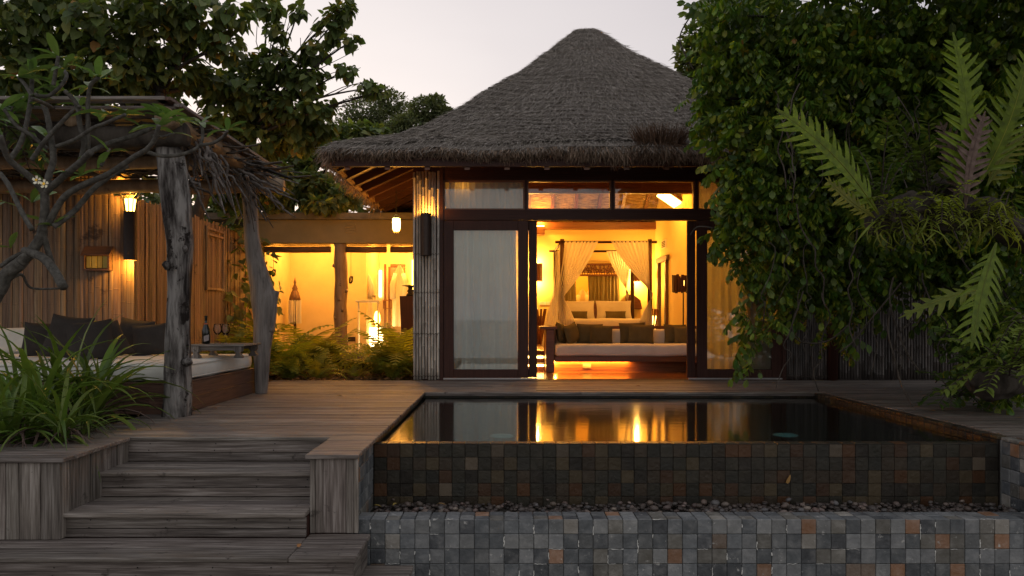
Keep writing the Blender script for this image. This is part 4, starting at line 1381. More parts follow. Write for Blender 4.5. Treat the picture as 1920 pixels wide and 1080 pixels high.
# framed mirror on the partition wall
mirror = thing('tall_mirror', 'tall dark-framed mirror leaning on the right bedroom wall', 'mirror', (3.53, 16.6, .33))
for (y0, y1, z0, z1) in ((16.15, 16.27, .331, 2.16), (16.95, 17.07, .331, 2.16), (16.05, 17.17, 2.161, 2.28)):
    MB().box(3.49, 3.555, y0, y1, z0, z1, .006).build('frame_bar', M['brown_z'], mirror)
mg, t_, b_, o_ = new_mat('mirror_glass'); b_.inputs['Metallic'].default_value = 1; b_.inputs['Roughness'].default_value = .04; b_.inputs['Base Color'].default_value = (.8, .8, .78, 1)
MB().box(3.53, 3.553, 16.272, 16.948, .34, 2.16).build('mirror_pane', mg, mirror)
vent = thing('air_vent', 'small slatted air vent high on the right bedroom wall', 'vent', (3.55, 16.55, 2.55))
MB().box(3.535, 3.559, 16.35, 16.75, 2.46, 2.64).build('frame', M['white'], vent)
for k in range(4): MB().box(3.527, 3.534, 16.38, 16.72, 2.485 + k * .036, 2.505 + k * .036).build('slat', M['bronze'], vent)
sw = thing('switch_panel', 'row of pale switches on the bedroom wall left of the bed', 'switches', (1.0, 17.58, 1.2))
for k in range(3): MB().box(.84 + k * .085, .915 + k * .085, 17.585, 17.599, 1.22, 1.30, .003).build('switch', M['white'], sw)
wedge = thing('sloped_box', 'dark wooden sloping box on the wall beside the right sconce', 'box', (3.0, 17.5, 1.1))
MB().prism([(2.86, 1.12), (2.86, 1.46), (3.02, 1.46), (3.18, 1.33), (3.22, 1.12)], 1, 17.38, 17.59).build('case', M['red_x'], wedge)
# floor lamp with a shade of upright offcuts
fl = thing('floor_lamp', 'floor lamp with a shade of uneven upright wood pieces', 'floor lamp', (3.27, 13.62, .33))
MB().lathe((3.27, 13.62, .331), [(.13, 0), (.13, .02), (.02, .03), (.014, .05), (.012, 1.25), (.001, 1.26)], 12).build('stand', M['black'], fl, True)
r_ = random.Random(9)
for i in range(20):
    a = i / 20 * 2 * PI
    cx_, cy_ = 3.27 + .19 * math.cos(a), 13.62 + .19 * math.sin(a)
    h = r_.uniform(.24, .34); z = 1.55 + r_.uniform(-.03, .03)
    put(MB().box(-.026, .026, -.012, .012, -h / 2, h / 2, .003), (cx_, cy_, z), (0, r_.uniform(-.06, .06), a + PI / 2)).build('shade_piece', M['dark_z'], fl)
put(MB().lathe((0, 0, 0), [(.03, -.06), (.04, 0), (.001, .06)], 8), (3.27, 13.62, 1.56)).build('bulb', M['bulb_soft'], fl, True)
# ceiling panel lamp seen through the clerestory, spot box on the tie beam
cp = thing('ceiling_lamp', 'bright rectangular lamp on the sloping bedroom ceiling', 'ceiling lamp', (3.4, 14.8, 3.3))
c = P(1254, 373, 15.2)
put(MB().box(-.22, .22, -.28, .28, -.025, .025), tuple(c), (0, .6, 0)).build('diffuser', M['bulb_panel'], cp)
put(MB().box(-.24, .24, -.30, .30, .026, .06), tuple(c), (0, .6, 0)).build('housing', M['red_x'], cp)
c = P(1014, 424, 17.2)
ac = thing('uplighter', 'small box uplighter on top of the bedroom wall above the left sconce', 'wall lamp', tuple(c))
MB().box(c.x - .10, c.x + .10, 17.36, 17.58, 2.86, 3.05, .004).build('case', M['red_x'], ac)
MB().box(c.x - .09, c.x + .09, 17.37, 17.50, 3.051, 3.062).build('diffuser', M['bulb'], ac)
point_light('uplighter_light', (c.x, 17.3, 3.2), 45)
# unseen downlights on rods, added to give the room its level
for (x, y, w) in ((.4, 12.6, 48), (2.4, 12.9, 48), (1.0, 14.4, 60), (2.8, 14.6, 70)):
    t = thing('downlight', f'unseen bedroom downlight above the {"sofa" if y < 13.5 else "foot of the bed"} on the {"left" if x < 1.5 else "right"}', 'ceiling lamp', (x, y, 3.38), 'unseen bedroom downlights')
    MB().lathe((x, y, 3.36), [(.05, 0), (.055, .10), (.001, .1001)], 12).build('can', M['black'], t, True)
    MB().lathe((x, y, 3.345), [(.001, 0), (.045, .001), (.045, .012), (.001, .013)], 12).build('lens', M['bulb_soft'], t)
    MB().tube([(x, y, 3.46), (x, y, 4.1)], .008, 5).build('rod', M['black'], t)
    l = point_light('added_downlight_light', (x, y, 2.88), w, r=.08)
    l.parent = t; l.location = Vector((0, 0, -.12))
l = area_light('under_sofa_light', (1.45, 12.58, .19), 1.3, .04, 22, (0, .35, -1))
l = point_light('under_sofa_lamp_light', (.86, 12.54, .16), 8, r=.02)
l = point_light('step_light_glow', (.50, 12.66, .13), 3.0, r=.03)
l = point_light('clerestory_curtain_light', (-.62, FY + .33, 2.88), 9, r=.05)
point_light('rear_room_light', (1.9, 18.4, 2.4), 60, r=.1)

# ================================================================== BATHHOUSE
BYF = 14.2
bath = thing('bathhouse', 'flat-roofed open bathhouse glowing yellow behind the ferns', 'building', (-3, BYF, -.05))
bm = MB()
bm.box(-4.75, -1.34, BYF, BYF + .22, 2.34, 2.775)
bm.build('plaster_beam', M['render'], bath)
MB().box(-5.6, -1.34, BYF - .12, 19.2, 2.777, 2.90).build('roof_slab', M['concrete'], bath)
MB().box(-4.75, -1.34, BYF - .05, 19.0, .12, .26).build('floor_slab', M['concrete'], bath)
MB().box(-4.70, -1.34, BYF + .25, 19.0, -.06, .119).build('plinth', M['dark_x'], bath)
MB().box(-4.80, -4.62, BYF + .221, 17.6, .261, 2.776).build('left_wall', M['plaster'], bath)
MB().box(-4.619, -3.10, 16.15, 16.3, .261, 2.776).build('back_wall', M['plaster'], bath)
MB().box(-3.10, -2.98, 16.15, 18.0, .261, 2.776).build('inner_wall', M['plaster'], bath)
MB().box(-2.979, -1.34, 17.85, 18.0, .261, 2.776).build('rear_wall', M['plaster'], bath)
MB().box(-1.339, -1.328, BYF + .221, 18.0, .261, 2.776).build('right_wall', M['plaster'], bath)
MB().box(-4.619, -1.34, BYF + .23, 17.9, 2.66, 2.775).build('ceiling', M['plaster'], bath)
# vent grille on the beam
c = P(657, 428, BYF)
vg = thing('wall_grille', 'small louvred grille on the olive bathhouse beam', 'vent', tuple(c))
for k in range(4): MB().box(c.x - .10, c.x + .10, BYF - .018, BYF - .002, c.z - .09 + k * .05, c.z - .055 + k * .05, .003).build('louvre', M['render'], vg)
# log post
pts = [(-3.13 + .01 * math.sin(k), BYF + .12, .261 + k * (2.33 - .261) / 12) for k in range(13)]
lg = MB().tube(pts, [.125 + .008 * math.sin(k * 2.1) for k in range(13)], 16, rough=.03)
lp = lg.build('log_post', M['log'], bath, True)
for (z, a, r0) in ((1.42, -.5, .03), (1.05, -1.1, .022), (1.9, -2.6, .03), (.9, -2.2, .02), (1.25, -1.6, .02)):
    MB().tube([(-3.13 + .11 * math.cos(a), BYF + .12 + .11 * math.sin(a), z), (-3.13 + .16 * math.cos(a), BYF + .12 + .16 * math.sin(a), z + .02)], [r0 * 1.3, r0], 7).build('knot', M['log'], lp, True)
# rolled blinds
for i, (a, b) in enumerate(((495, 620), (650, 725), (732, 779))):
    x0, x1 = (a - VX) * (BYF + .1) / F, (b - VX) * (BYF + .1) / F
    lab = ('rolled reed blind over the left bathhouse opening', 'rolled reed blind right of the log post', 'rolled reed blind next to the villa corner')[i]
    t = thing('reed_blind', lab, 'blind', (x0, BYF + .1, 2.2), 'rolled reed blinds')
    MB().tube([(x0, BYF + .10, 2.225), ((x0 + x1) / 2, BYF + .10, 2.218), (x1, BYF + .10, 2.225)], .06, 10, rough=.03).build('roll', M['reedblind'], t, True)
    for k in range(5):
        zz = 2.286 + k * .0105
        MB().box(x0, x1, BYF + .085 + .004 * (k % 2), BYF + .095 + .004 * (k % 2), zz, zz + .007).build('reed', M['reedblind'], t)
# hanging cords with coiled ends
for i, (px, y0, y1, yc) in enumerate(((513, 478, 505, 520), (658, 478, 518, 540))):
    A, B, C_ = P(px, y0, BYF + .3), P(px, y1, BYF + .3), P(px, yc, BYF + .3)
    t = thing('blind_cord', ('thin cord ending in a dark coil in the left bathhouse opening', 'thin cord ending in a dark coil right of the log post')[i], 'cord', tuple(C_), 'blind cords')
    MB().tube([A + Vector((0, 0, .1)), B], .004, 4).build('string', M['black'], t)
    for k in range(3):
        MB().tube([(B.x + .035 * math.sin(q * .7 + k), B.y + .01 * k, B.z - .07 + .07 * math.cos(q * .7 + k * .4)) for q in range(10)], .008, 5).build('coil', M['black'], t)
# fringed lantern on the floor
c = P(553, 608, 15.6)
ft = thing('fringed_stand', 'brown domed stand with hanging fringe in the left bathhouse corner', 'ornament', (c.x, c.y, .26))
MB().lathe((c.x, c.y, .26), [(.03, 0), (.03, 1.0), (.12, 1.02), (.11, 1.10), (.075, 1.2), (.05, 1.24), (.06, 1.27), (.02, 1.36), (.03, 1.4), (.004, 1.5)], 14).build('dome', M['brown_z'], ft, True)
for k in range(22):
    a = k / 22 * 2 * PI
    MB().tube([(c.x + .12 * math.cos(a), c.y + .12 * math.sin(a), 1.285), (c.x + .125 * math.cos(a + .05), c.y + .125 * math.sin(a + .05), .80)], .009, 4).build('tassel', M['linen'], ft)
# robes, shelf, mirror, door, pedestal
robe(683, 505, 600, 16.4, .30, 'white bathrobe hanging in the bathhouse left of the bright mirror')
robe(749, 497, 612, 16.9, .27, 'white bathrobe hanging in the bathhouse right of the glass door')
c = P(699, 507, 17.8); d = P(715, 600, 17.8)
mm = thing('lit_mirror', 'glaring white lit mirror on the bathhouse rear wall', 'mirror', (c.x, 17.8, d.z))
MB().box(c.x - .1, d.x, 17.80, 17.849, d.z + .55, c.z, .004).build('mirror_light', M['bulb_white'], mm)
a, b = P(668, 563, 15.6), P(712, 567, 15.6)
sh_ = thing('glass_shelf', 'narrow white counter shelf in front of the bathrobe', 'shelf', (a.x, a.y, b.z))
MB().box(a.x, b.x, 15.5, 15.8, b.z, a.z, .004).build('shelf_board', M['white'], sh_)
for q in (a.x + .03, b.x - .05): MB().box(q, q + .02, 15.6, 15.7, .261, b.z - .001).build('shelf_support', M['white'], sh_)
tb = thing('tumbler', 'small drinking glass on the white counter shelf', 'glass', (b.x - .12, 15.6, a.z))
MB().lathe((b.x - .12, 15.6, a.z + .001), [(.028, 0), (.033, .1), (.03, .1), (.025, .006), (.001, .006)], 12).build('cup', M['wineglass'], tb, True)
lamp = thing('glowing_box', 'white-hot square glowing box below the bathhouse mirror', 'lamp', (-2.75, 16.6, .26))
c = P(705, 650, 16.6)
MB().box(c.x - .13, c.x + .13, 16.5, 16.76, .262, .70, .01).build('shade', M['bulb_white'], lamp)  # emissive box added to stand for the white-hot lit area
MB().lathe((c.x + .02, 16.63, .70), [(.05, 0), (.03, .05), (.075, .16), (.06, .30), (.035, .36), (.001, .37)], 12).build('glowing_vase', M['bulb_soft'], lamp, True)  # its brightness is put into the material as emission
dr = thing('framed_door', 'orange-framed glass door with a square handle inside the bathhouse', 'door', (-2.55, 17.5, .261))
def pb(x0, x1, y0, y1, Y, mk, name, parent, d=.05, cham=.003):
    a, b = P(x0, y1, Y), P(x1, y0, Y)
    return MB().box(a.x, b.x, Y, Y + d, a.z, b.z, cham).build(name, M[mk], parent)
DY = 17.4
for (x0, x1, y0, y1) in ((720, 724, 495, 646), (728, 732, 500, 646), (732, 760, 495, 500), (756, 760, 501, 646), (732, 756, 548, 552)):
    pb(x0, x1, y0, y1, DY, 'red_z', 'door_frame', dr)
pb(732, 755.5, 500, 547, DY + .02, 'concrete', 'door_panel', dr, .01)
hd = MB()
A, B = P(719, 563, DY - .06), P(734, 578, DY - .06)
hd.tube([A, (B.x, A.y, A.z), B, (A.x, A.y, B.z), A], .014, 5)
hd.build('handle', M['red_x'], dr)
A = P(751, 680, 14.9); B = P(779, 555, 14.9)
pd = thing('stone_pedestal', 'dark tapered block pedestal at the villa corner of the bathhouse', 'pedestal', (A.x + .15, 14.9, .261))
cxx = A.x + .19
MB().prism([(cxx - .15, .262), (cxx + .15, .262), (cxx + .20, 1.35), (cxx - .195, 1.35)], 1, 14.8, 15.15).build('block', M['dark_z'], pd)
bw = thing('dark_bowl', 'dark footed bowl on the tapered pedestal', 'bowl', (cxx, 14.97, 1.35))
MB().lathe((cxx, 14.97, 1.351), [(.09, 0), (.08, .04), (.05, .07), (.07, .10), (.045, .14), (.05, .18), (.17, .205), (.18, .215), (.15, .215), (.001, .20)], 18).build('bowl_body', M['black'], bw, True)
wn_ = thing('frosted_window', 'narrow glowing window beside the pedestal in the bathhouse', 'window', (-2.1, 17.8, 1.0))
pb(772, 780, 487, 600, 17.78, 'bulb_soft', 'pane', wn_, .02)
c = P(657, 636, 16.1)
sp = thing('socket_plate', 'dark socket plate low on the yellow bathhouse wall', 'socket', (c.x, 16.13, c.z))
MB().box(c.x - .10, c.x + .10, 16.13, 16.148, c.z - .05, c.z + .05, .004).build('plate', M['bronze'], sp)
# bath lights on the ceiling
for (x, y, w) in ((-3.9, 15.2, 72), (-2.3, 15.3, 72), (-2.35, 17.0, 100)):
    t = thing('downlight', 'bathhouse downlight ' + ('over the left opening' if x < -3 else ('over the shelf' if y < 16 else 'before the glass door')), 'ceiling lamp', (x, y, 2.6), 'bathhouse downlights')
    MB().lathe((x, y, 2.625), [(.001, 0), (.05, .001), (.06, .03), (.001, .031)], 12).build('lens', M['bulb_soft'], t)
    l = point_light('bath_light', (x, y, 2.5), w, (1.0, .45, .075), r=.08)
    l.parent = t; l.location = Vector((0, 0, -.1))

# ================================================================== OUTDOOR LAMPS
# sconce on the bamboo corner panel
t = sconce('brown cylinder sconce on the bamboo corner panel of the villa', (-1.13, FY - .10, 2.115), .078, .61, 'bronze', half=False, bulbs=('top',), w=8)
# hanging cage lantern under the eave
c = P(743, 420, 12.1)
hl = thing('hanging_lantern', 'glowing cage lantern hanging on a chain under the thatch eave', 'lantern', (c.x, c.y, c.z - .1))
MB().lathe((c.x, c.y, c.z), [(.001, -.115), (.05, -.11), (.062, -.07), (.066, .03), (.058, .09), (.001, .095)], 16).build('globe', M['bulb'], hl, True)
cg = MB()
for k in range(8):
    a = k / 8 * 2 * PI
    cg.tube([(c.x + q * math.cos(a), c.y + q * math.sin(a), c.z + z) for q, z in ((.03, -.14), (.07, -.10), (.078, 0), (.072, .10), (.035, .14), (.02, .17))], .004, 4)
for z, q in ((-.10, .072), (.10, .072), (0.15, .03)):
    cg.tube([(c.x + q * math.cos(a / 12 * 2 * PI), c.y + q * math.sin(a / 12 * 2 * PI), c.z + z) for a in range(13)], .005, 4)
cg.build('cage', M['black'], hl)
ch = MB(); z = c.z + .17; k = 0
while z < 2.98:
    ch.tube([(c.x + (.012 if k % 2 else 0) * math.cos(q * 1.05), c.y + (.0 if k % 2 else .012) * math.cos(q * 1.05), z + .022 + .024 * math.sin(q * 1.05)) for q in range(7)], .0045, 4)
    z += .036; k += 1
ch.build('chain', M['black'], hl)
l = point_light('lantern_light', (c.x, c.y, c.z - .17), 55, r=.06); l.parent = hl; l.location = Vector((0, 0, -.07))
# ================================================================== BAMBOO FENCES
WFX, WFY = -4.70, 9.36
def strip_mesh(seed, w, h):
    """one flattened bamboo strip with raised nodes and a slightly split edge"""
    r = random.Random(seed); mb = MB()
    zs = [0]; z = r.uniform(.05, .3)
    while z < h - .03:
        zs += [z - .008, z, z + .008]; z += r.uniform(.24, .38)
    zs.append(h)
    base = 0
    for k, z in enumerate(zs):
        node = (k % 3 == 2 and 0 < k < len(zs) - 1)
        e = .003 if node else 0
        wl, wr = -w / 2 + r.uniform(0, .003), w / 2 - r.uniform(0, .003)
        for (x, y) in ((wl, .001), (wl * .7, -.003 - e * .7), (0, -.005 - e), (wr * .7, -.003 - e * .7), (wr, .001)):
            mb.v.append((x, y, z))
    m = len(zs)
    for i in range(m - 1):
        for j in range(4):
            a = i * 5 + j
            mb.f.append((a, a + 1, a + 6, a + 5))
        a = i * 5
        mb.f.append((a + 4, a, a + 5, a + 9))
    me = raw_mesh('bamboo_strip', mb.v, mb.f, False)
    me.materials.append(M['split'])
    return me
SM = {}
def strip(x, y, z, w, h, rz, parent):
    k = (round(w, 2), round(h, 1), rnd.randrange(5))
    if k not in SM: SM[k] = strip_mesh(hash(k) & 0xffff, k[0], h)
    o = bpy.data.objects.new('bamboo_strip', SM[k])
    o.location = Vector((x, y, z)) - wloc(parent)
    o.rotation_euler = (rnd.uniform(-.002, .002), rnd.uniform(-.004, .004), rz)
    return link(o, parent)
FH = 2.50
f1 = thing('bamboo_fence', 'flattened-bamboo fence panel facing the camera behind the daybed', 'fence', (-6, WFY, 0))
x = -8.2
while x < WFX - .02:
    w = rnd.choice((.05, .06, .07, .08, .10))
    strip(x + w / 2, WFY + rnd.uniform(-.006, .002), -.05, w - .001, (3.0 if x < -4.95 else FH) + rnd.uniform(-.03, .0), 0, f1)
    x += w
for z in (.4, 1.3, 2.3): MB().box(-8.2, WFX, WFY + .012, WFY + .06, z, z + .07).build('rail', M['brown_x'], f1)
MB().box(-8.2, -4.97, WFY + .061, WFY + .07, -.05, 2.9).build('backing', M['brown_z'], f1)
MB().box(-4.968, WFX, WFY + .061, WFY + .07, -.05, FH - .05).build('backing', M['brown_z'], f1)
f2 = thing('bamboo_fence', 'flattened-bamboo fence receding from the corner sconce to the bathhouse', 'fence', (WFX, 12, 0))
y = WFY + .03
while y < 15.2:
    w = rnd.choice((.04, .05, .06, .07))
    hh = FH + rnd.uniform(-.05, .03)
    strip(WFX + rnd.uniform(-.004, .010), y + w / 2, -.05, w - .002, hh, PI / 2, f2)
    y += w
for z in (.4, 1.3, 2.3): MB().box(WFX - .06, WFX - .012, WFY + .08, 15.2, z, z + .07).build('rail', M['brown_y'], f2)
MB().box(WFX - .07, WFX - .061, WFY + .08, 15.2, -.05, FH - .05).build('backing', M['brown_z'], f2)
# small gate in the receding fence
gt = thing('fence_hatch', 'small bamboo-framed hatch near the top of the receding fence', 'gate', (WFX + .02, 12.1, 1.6))
for a, b, c_, d_ in ((11.72, 11.76, 1.35, 2.36), (12.42, 12.46, 1.35, 2.36)):
    MB().box(WFX + .022, WFX + .045, a, b, c_, d_).build('stile', M['split'], gt)
for z in (1.36, 2.22, 2.31): MB().box(WFX + .024, WFX + .043, 11.761, 12.419, z, z + .035).build('rail', M['split'], gt)
# right-hand fence of dark poles, with posts
f3 = thing('pole_fence', 'dark bamboo pole fence under the vines right of the villa', 'fence', (6.5, FY + .1, 0))
MB().box(4.73, 10.2, FY + .12, FY + .16, 0, 2.6).build('backing', M['dark_z'], f3)
x = 4.94
i = 0
while x < 10.1:
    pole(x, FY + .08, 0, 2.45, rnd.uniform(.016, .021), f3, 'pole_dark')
    x += .042; i += 1
for x in (4.80, 7.3, 9.6):
    MB().tube([(x, FY + .02, -.05), (x + .01, FY + .02, 1.2), (x, FY + .02, 2.7)], [.085, .08, .075], 10, rough=.05).build('post', M['dark_z'], f3, True)

# corner sconce on the left fence (tall pipe with yellow glow above and below)
sc2 = thing('wall_sconce', 'tall brown pipe sconce glowing at the corner of the bamboo fences', 'wall lamp', (-4.62, 9.22, 1.9), 'cylinder wall sconces')
sxx, syy = -4.625, 9.24
MB().grid(lambda u, v: (sxx + .078 * math.cos(2 * PI * u), syy + .078 * math.sin(2 * PI * u), 1.62 + .60 * v), 20, 1).build('shade', M['bronze'], sc2, True)
MB().grid(lambda u, v: (sxx + .073 * math.cos(-2 * PI * u), syy + .073 * math.sin(-2 * PI * u), 1.62 + .60 * v), 20, 1).build('shade_lining', M['bronze'], sc2, True)
MB().lathe((sxx, syy, 2.225), [(.045, 0), (.05, .03), (.066, .15), (.05, .155), (.001, .156)], 14).build('glass_cup', M['bulb_soft'], sc2, True)
wr_ = MB()
for k in range(9):
    a = k / 9 * 2 * PI
    wr_.tube([(sxx + .06 * math.cos(a), syy + .06 * math.sin(a), 2.22), (sxx + .085 * math.cos(a), syy + .085 * math.sin(a), 2.38), (sxx + .14 * math.cos(a + .3), syy + .10 * math.sin(a + .3), 2.44 + .02 * (k % 3)), (sxx + .2 * math.cos(a + .6), syy + .12 * math.sin(a + .6), 2.47 - .03 * (k % 2))], .006, 4)
wr_.build('wire_crown', M['black'], sc2)
MB().lathe((sxx, syy, 1.66), [(.001, 0), (.05, .001), (.05, .02), (.001, .021)], 12).build('lower_bulb', M['bulb'], sc2)
for z, w in ((2.47, 22), (1.60, 22)):
    l = point_light('corner_sconce_light', (sxx - .0, syy - .02, z), w, (1, .47, .06), r=.04); l.parent = sc2; l.location = Vector((sxx, syy - .02, z)) - sc2.location

# number box
nb = thing('house_box', 'small open wooden wall box holding four yellow blocks on the fence', 'wall box', (-5.2, WFY - .1, 1.5))
a, b = P(155, 507, 9.27), P(205, 475, 9.27)
m = MB()
m.box(a.x, b.x, 9.27, 9.35, a.z, a.z + .022); m.box(a.x, a.x + .022, 9.27, 9.35, a.z + .023, b.z); m.box(b.x - .022, b.x, 9.27, 9.35, a.z + .023, b.z)
m.box(a.x, b.x, 9.335, 9.351, a.z, b.z + .05)
m.build('case', M['brown_x'], nb)
lid = MB(); lid.box(a.x - .01, b.x + .02, -.005, .015, -.075, .075, .003)
put(lid, (0, 9.285, b.z + .035), (-.7, 0, 0)).build('lid', M['brown_x'], nb)
for k in range(4):
    w = (b.x - a.x - .06) / 4
    MB().box(a.x + .03 + k * w + .003, a.x + .03 + (k + 1) * w - .003, 9.29, 9.33, a.z + .03, b.z - .03, .004).build('block', M['yellow'], nb)

# ================================================================== DAYBED
BX, BFY, BBY, BL = -3.02, 6.98, 9.10, -6.4
db = thing('daybed', 'large outdoor daybed with a white mattress on a timber plinth under the pergola', 'daybed', (-4.5, 8, 0))
zz = [.001, .145, .285]
for k in range(2):
    slab('front_board', BL, BX - .002, BFY, BFY + .03, zz[k] + .001, zz[k + 1] - .001, 'brown_x', db)
    slab('side_board', BX - .03, BX, BFY + .032, BBY, zz[k] + .001, zz[k + 1] - .001, 'brown_y', db)
MB().box(BL, BX - .035, BFY + .035, BBY, .002, .27).build('carcass', M['dark_x'], db)
slab('rim_board', BL, BX - .0, BFY - .004, BFY + .10, .286, .30, 'brown_x', db)
slab('rim_board', BX - .10, BX + .003, BFY + .102, BBY, .286, .30, 'brown_y', db)
pad(BL, BX - .03, BFY + .02, BBY - .02, .301, .475, .06, sag=.014).build('mattress', M['linen'], db, True)
for z in (.325, .452):
    MB().tube([(BL, BFY + .028, z), (-4.7, BFY + .022, z + .003), (BX - .09, BFY + .028, z), (BX - .045, BFY + .05, z), (BX - .037, BFY + .1, z), (BX - .032, 8.0, z + .003), (BX - .037, BBY - .1, z)], .006, 6).build('piping', M['linen'], db, True)
for i, (a, b) in enumerate(((-6.4, -5.55), (-5.54, -4.72), (-4.71, -4.0))):
    put(pad(a, b, -.09, .09, -.16, .16, .08, sag=.02), (0, 9.10, .63), (-.12, 0, 0)).build('back_bolster', M['linen'], db, True)
for (px, py, Y, w, ry, rz, lab) in (
    (80, 632, 8.35, .42, .02, .25, 'charcoal pillow at the far left of the daybed'),
    (125, 636, 8.1, .50, .10, -.1, 'large charcoal pillow overlapping the far left one on the daybed'),
    (170, 652, 7.75, .44, -.12, .5, 'charcoal pillow slumped forward in the middle of the daybed'),
    (204, 648, 8.0, .40, -.30, 1.0, 'charcoal pillow edge-on behind the slumped one on the daybed'),
    (248, 634, 8.72, .46, .12, -.2, 'taller charcoal pillow left of the driftwood post'),
    (282, 643, 8.55, .40, -.10, .2, 'smaller charcoal pillow right next to the driftwood post')):
    c = P(px, py, Y)
    o = put(cushion(w, w, .17, pinch=.16), (c.x, Y, .47 + w * .46), (-.38, ry, rz)).build('pillow', M['pillow_dark'], None, True)
    tag(o, lab, 'pillow', 'charcoal pillows on the daybed')
# tray table, bottle, glasses
ty0, ty1 = 7.95, 8.5
c0 = P(360, 650, 8.0).x; c1 = P(457, 650, 8.0).x
tt = thing('tray_table', 'low carved grey wooden tray table standing on the daybed mattress', 'table', ((c0 + c1) / 2, 8.2, .475))
tz = .475 + .128
for k in range(4):
    slab('top_board', c0 - .02, c1 + .02, ty0 + k * .138, ty0 + k * .138 + .136, tz, tz + .02, 'grey_x', tt)
MB().box(c0, c1, ty0 + .03, ty0 + .05, tz - .045, tz - .001).build('apron', M['grey_x'], tt)
MB().box(c0, c1, ty1 - .05, ty1 - .03, tz - .045, tz - .001).build('apron', M['grey_x'], tt)
for x in (c0 + .05, c1 - .05):
    for yy in (ty0 + .04, ty1 - .04):
        pr = [(-.045, 0), (.045, 0), (.045, .02), (.028, .035), (.022, .055), (.042, .078), (.042, .126), (-.042, .126), (-.042, .078), (-.022, .055), (-.028, .035), (-.045, .02)]
        MB().prism([(x + u, .477 + w) for u, w in pr], 1, yy - .03, yy + .03).build('leg', M['grey_z'], tt)
c = P(385, 651, 8.1)
bt = thing('wine_bottle', 'dark wine bottle with a tilted pale label on the tray table', 'bottle', (c.x, 8.12, tz + .02))
MB().lathe((c.x, 8.12, tz + .0215), [(.035, 0), (.042, .006), (.042, .14), (.038, .165), (.018, .215), (.014, .24), (.014, .29), (.016, .292), (.016, .305), (.001, .306)], 20).build('bottle_body', M['bottle'], bt, True)
MB().lathe((c.x, 8.12, tz + .0215 + .212), [(.0195, 0), (.0185, .012), (.017, .013), (.001, .0135)], 16).build('neck_band', M['red_wax'], bt, True)
lb = MB().grid(lambda u, v: (c.x + .0428 * math.cos(-1.75 + 1.3 * u), 8.12 + .0428 * math.sin(-1.75 + 1.3 * u), tz + .045 + .062 * v + .016 * (u)), 8, 1)
lb.build('bottle_label', M['paper'], bt, True)
for px, lab in ((408, 'wine glass nearest the bottle on the tray table'), (423, 'wine glass to the right of the other on the tray table')):
    c = P(px, 650, 8.2)
    wg = thing('wine_glass', lab, 'glass', (c.x, 8.2, tz + .02), 'wine glasses on the tray table')
    MB().lathe((c.x, 8.2, tz + .0215), [(.035, 0), (.034, .003), (.005, .008), (.004, .09), (.02, .10), (.042, .125), (.047, .155), (.040, .20), (.036, .215), (.0355, .215), (.0395, .199), (.046, .155), (.041, .127), (.019, .103), (.001, .10)], 20).build('glass_body', M['wineglass'], wg, True)

# ================================================================== DRIFTWOOD POSTS AND PERGOLA
def smooth_path(pts, rad, n):
    pts = [Vector(p) for p in pts]; m = len(pts); out = []; ro = []
    for i in range(n + 1):
        t = i / n * (m - 1); k = min(int(t), m - 2); f = t - k
        p0, p1, p2, p3 = pts[max(k - 1, 0)], pts[k], pts[k + 1], pts[min(k + 2, m - 1)]
        out.append(.5 * ((2 * p1) + (p2 - p0) * f + (2 * p0 - 5 * p1 + 4 * p2 - p3) * f * f + (3 * p1 - p0 - 3 * p2 + p3) * f ** 3))
        ro.append(rad[k] + (rad[k + 1] - rad[k]) * f)
    return out, ro
def gnarled(name, pts, rad, mat, parent, n=60, sides=28, amp=.16, seed=0, freq=5.0, label=None):
    P_, R_ = smooth_path(pts, rad, n)
    mb = MB(); mb.tube(P_, R_, sides)
    # displace radially: long vertical furrows and knots
    nv = []
    for i in range(n + 1):
        for j in range(sides):
            v = Vector(mb.v[i * sides + j]); c = P_[i]; d = v - c
            th = 2 * PI * j / sides
            q = Vector((math.cos(th) * 1.4 + seed, math.sin(th) * 1.4, (v.z + v.x * .5) * freq * .33))
            k = mnoise.noise(q) * .7 + mnoise.noise(q * 2.7) * .35 + mnoise.noise(Vector((math.cos(th) * 6 + seed, math.sin(th) * 6, v.z * 2))) * .3
            nv.append(tuple(c + d * (1 + amp * k)))
    mb.v = nv
    return mb.build(name, mat, parent, True, label=label)
def pxpath(l, Y):
    return [P(x, y, Y + (dy if len(q) else 0)) for (x, y, *q) in l for dy in ([q[0]] if q else [0])]
M['smooth_drift'] = gmat('smooth_driftwood', [(.10, .085, .078), (.19, .165, .15), (.27, .24, .22)], (22, 22, 1.6), rough=.8, bump=.8, dist=.008, bscale=(70, 70, 5), rand=.03, spec=.2)
p1 = thing('driftwood_post', 'thick pale driftwood post at the front corner of the daybed', 'post', (-3.04, 6.93, 0), 'driftwood pergola posts')
YP = 6.90
gnarled('trunk', pxpath([(331, 783), (334, 740), (333, 690), (334, 620), (336, 560), (337, 500), (338, 440), (331, 380), (322, 320), (313, 262), (311, 240)], YP),
        [.125, .115, .108, .102, .10, .105, .118, .125, .128, .12, .115], M['drift'], p1, 110, 32, .22, 1)
for (px, py, a, r0) in ((353, 680, .3, .035), (322, 500, 3.6, .04), (345, 470, -.4, .03), (326, 380, 4.2, .045)):
    c = P(px, py, YP - .03)
    MB().tube([c + Vector((-.05 * math.cos(a), 0, 0)), c + Vector((.03 * math.cos(a), -.05, .01)), c + Vector((.045 * math.cos(a), -.07, .03))], [r0 * 1.4, r0, r0 * .6], 9, rough=.12).build('knot', M['drift'], p1, True)
p2 = thing('driftwood_post', 'smooth grey driftwood post with a broken stub near the ferns', 'post', (-2.97, 9.0, 0), 'driftwood pergola posts')
YQ = 9.0
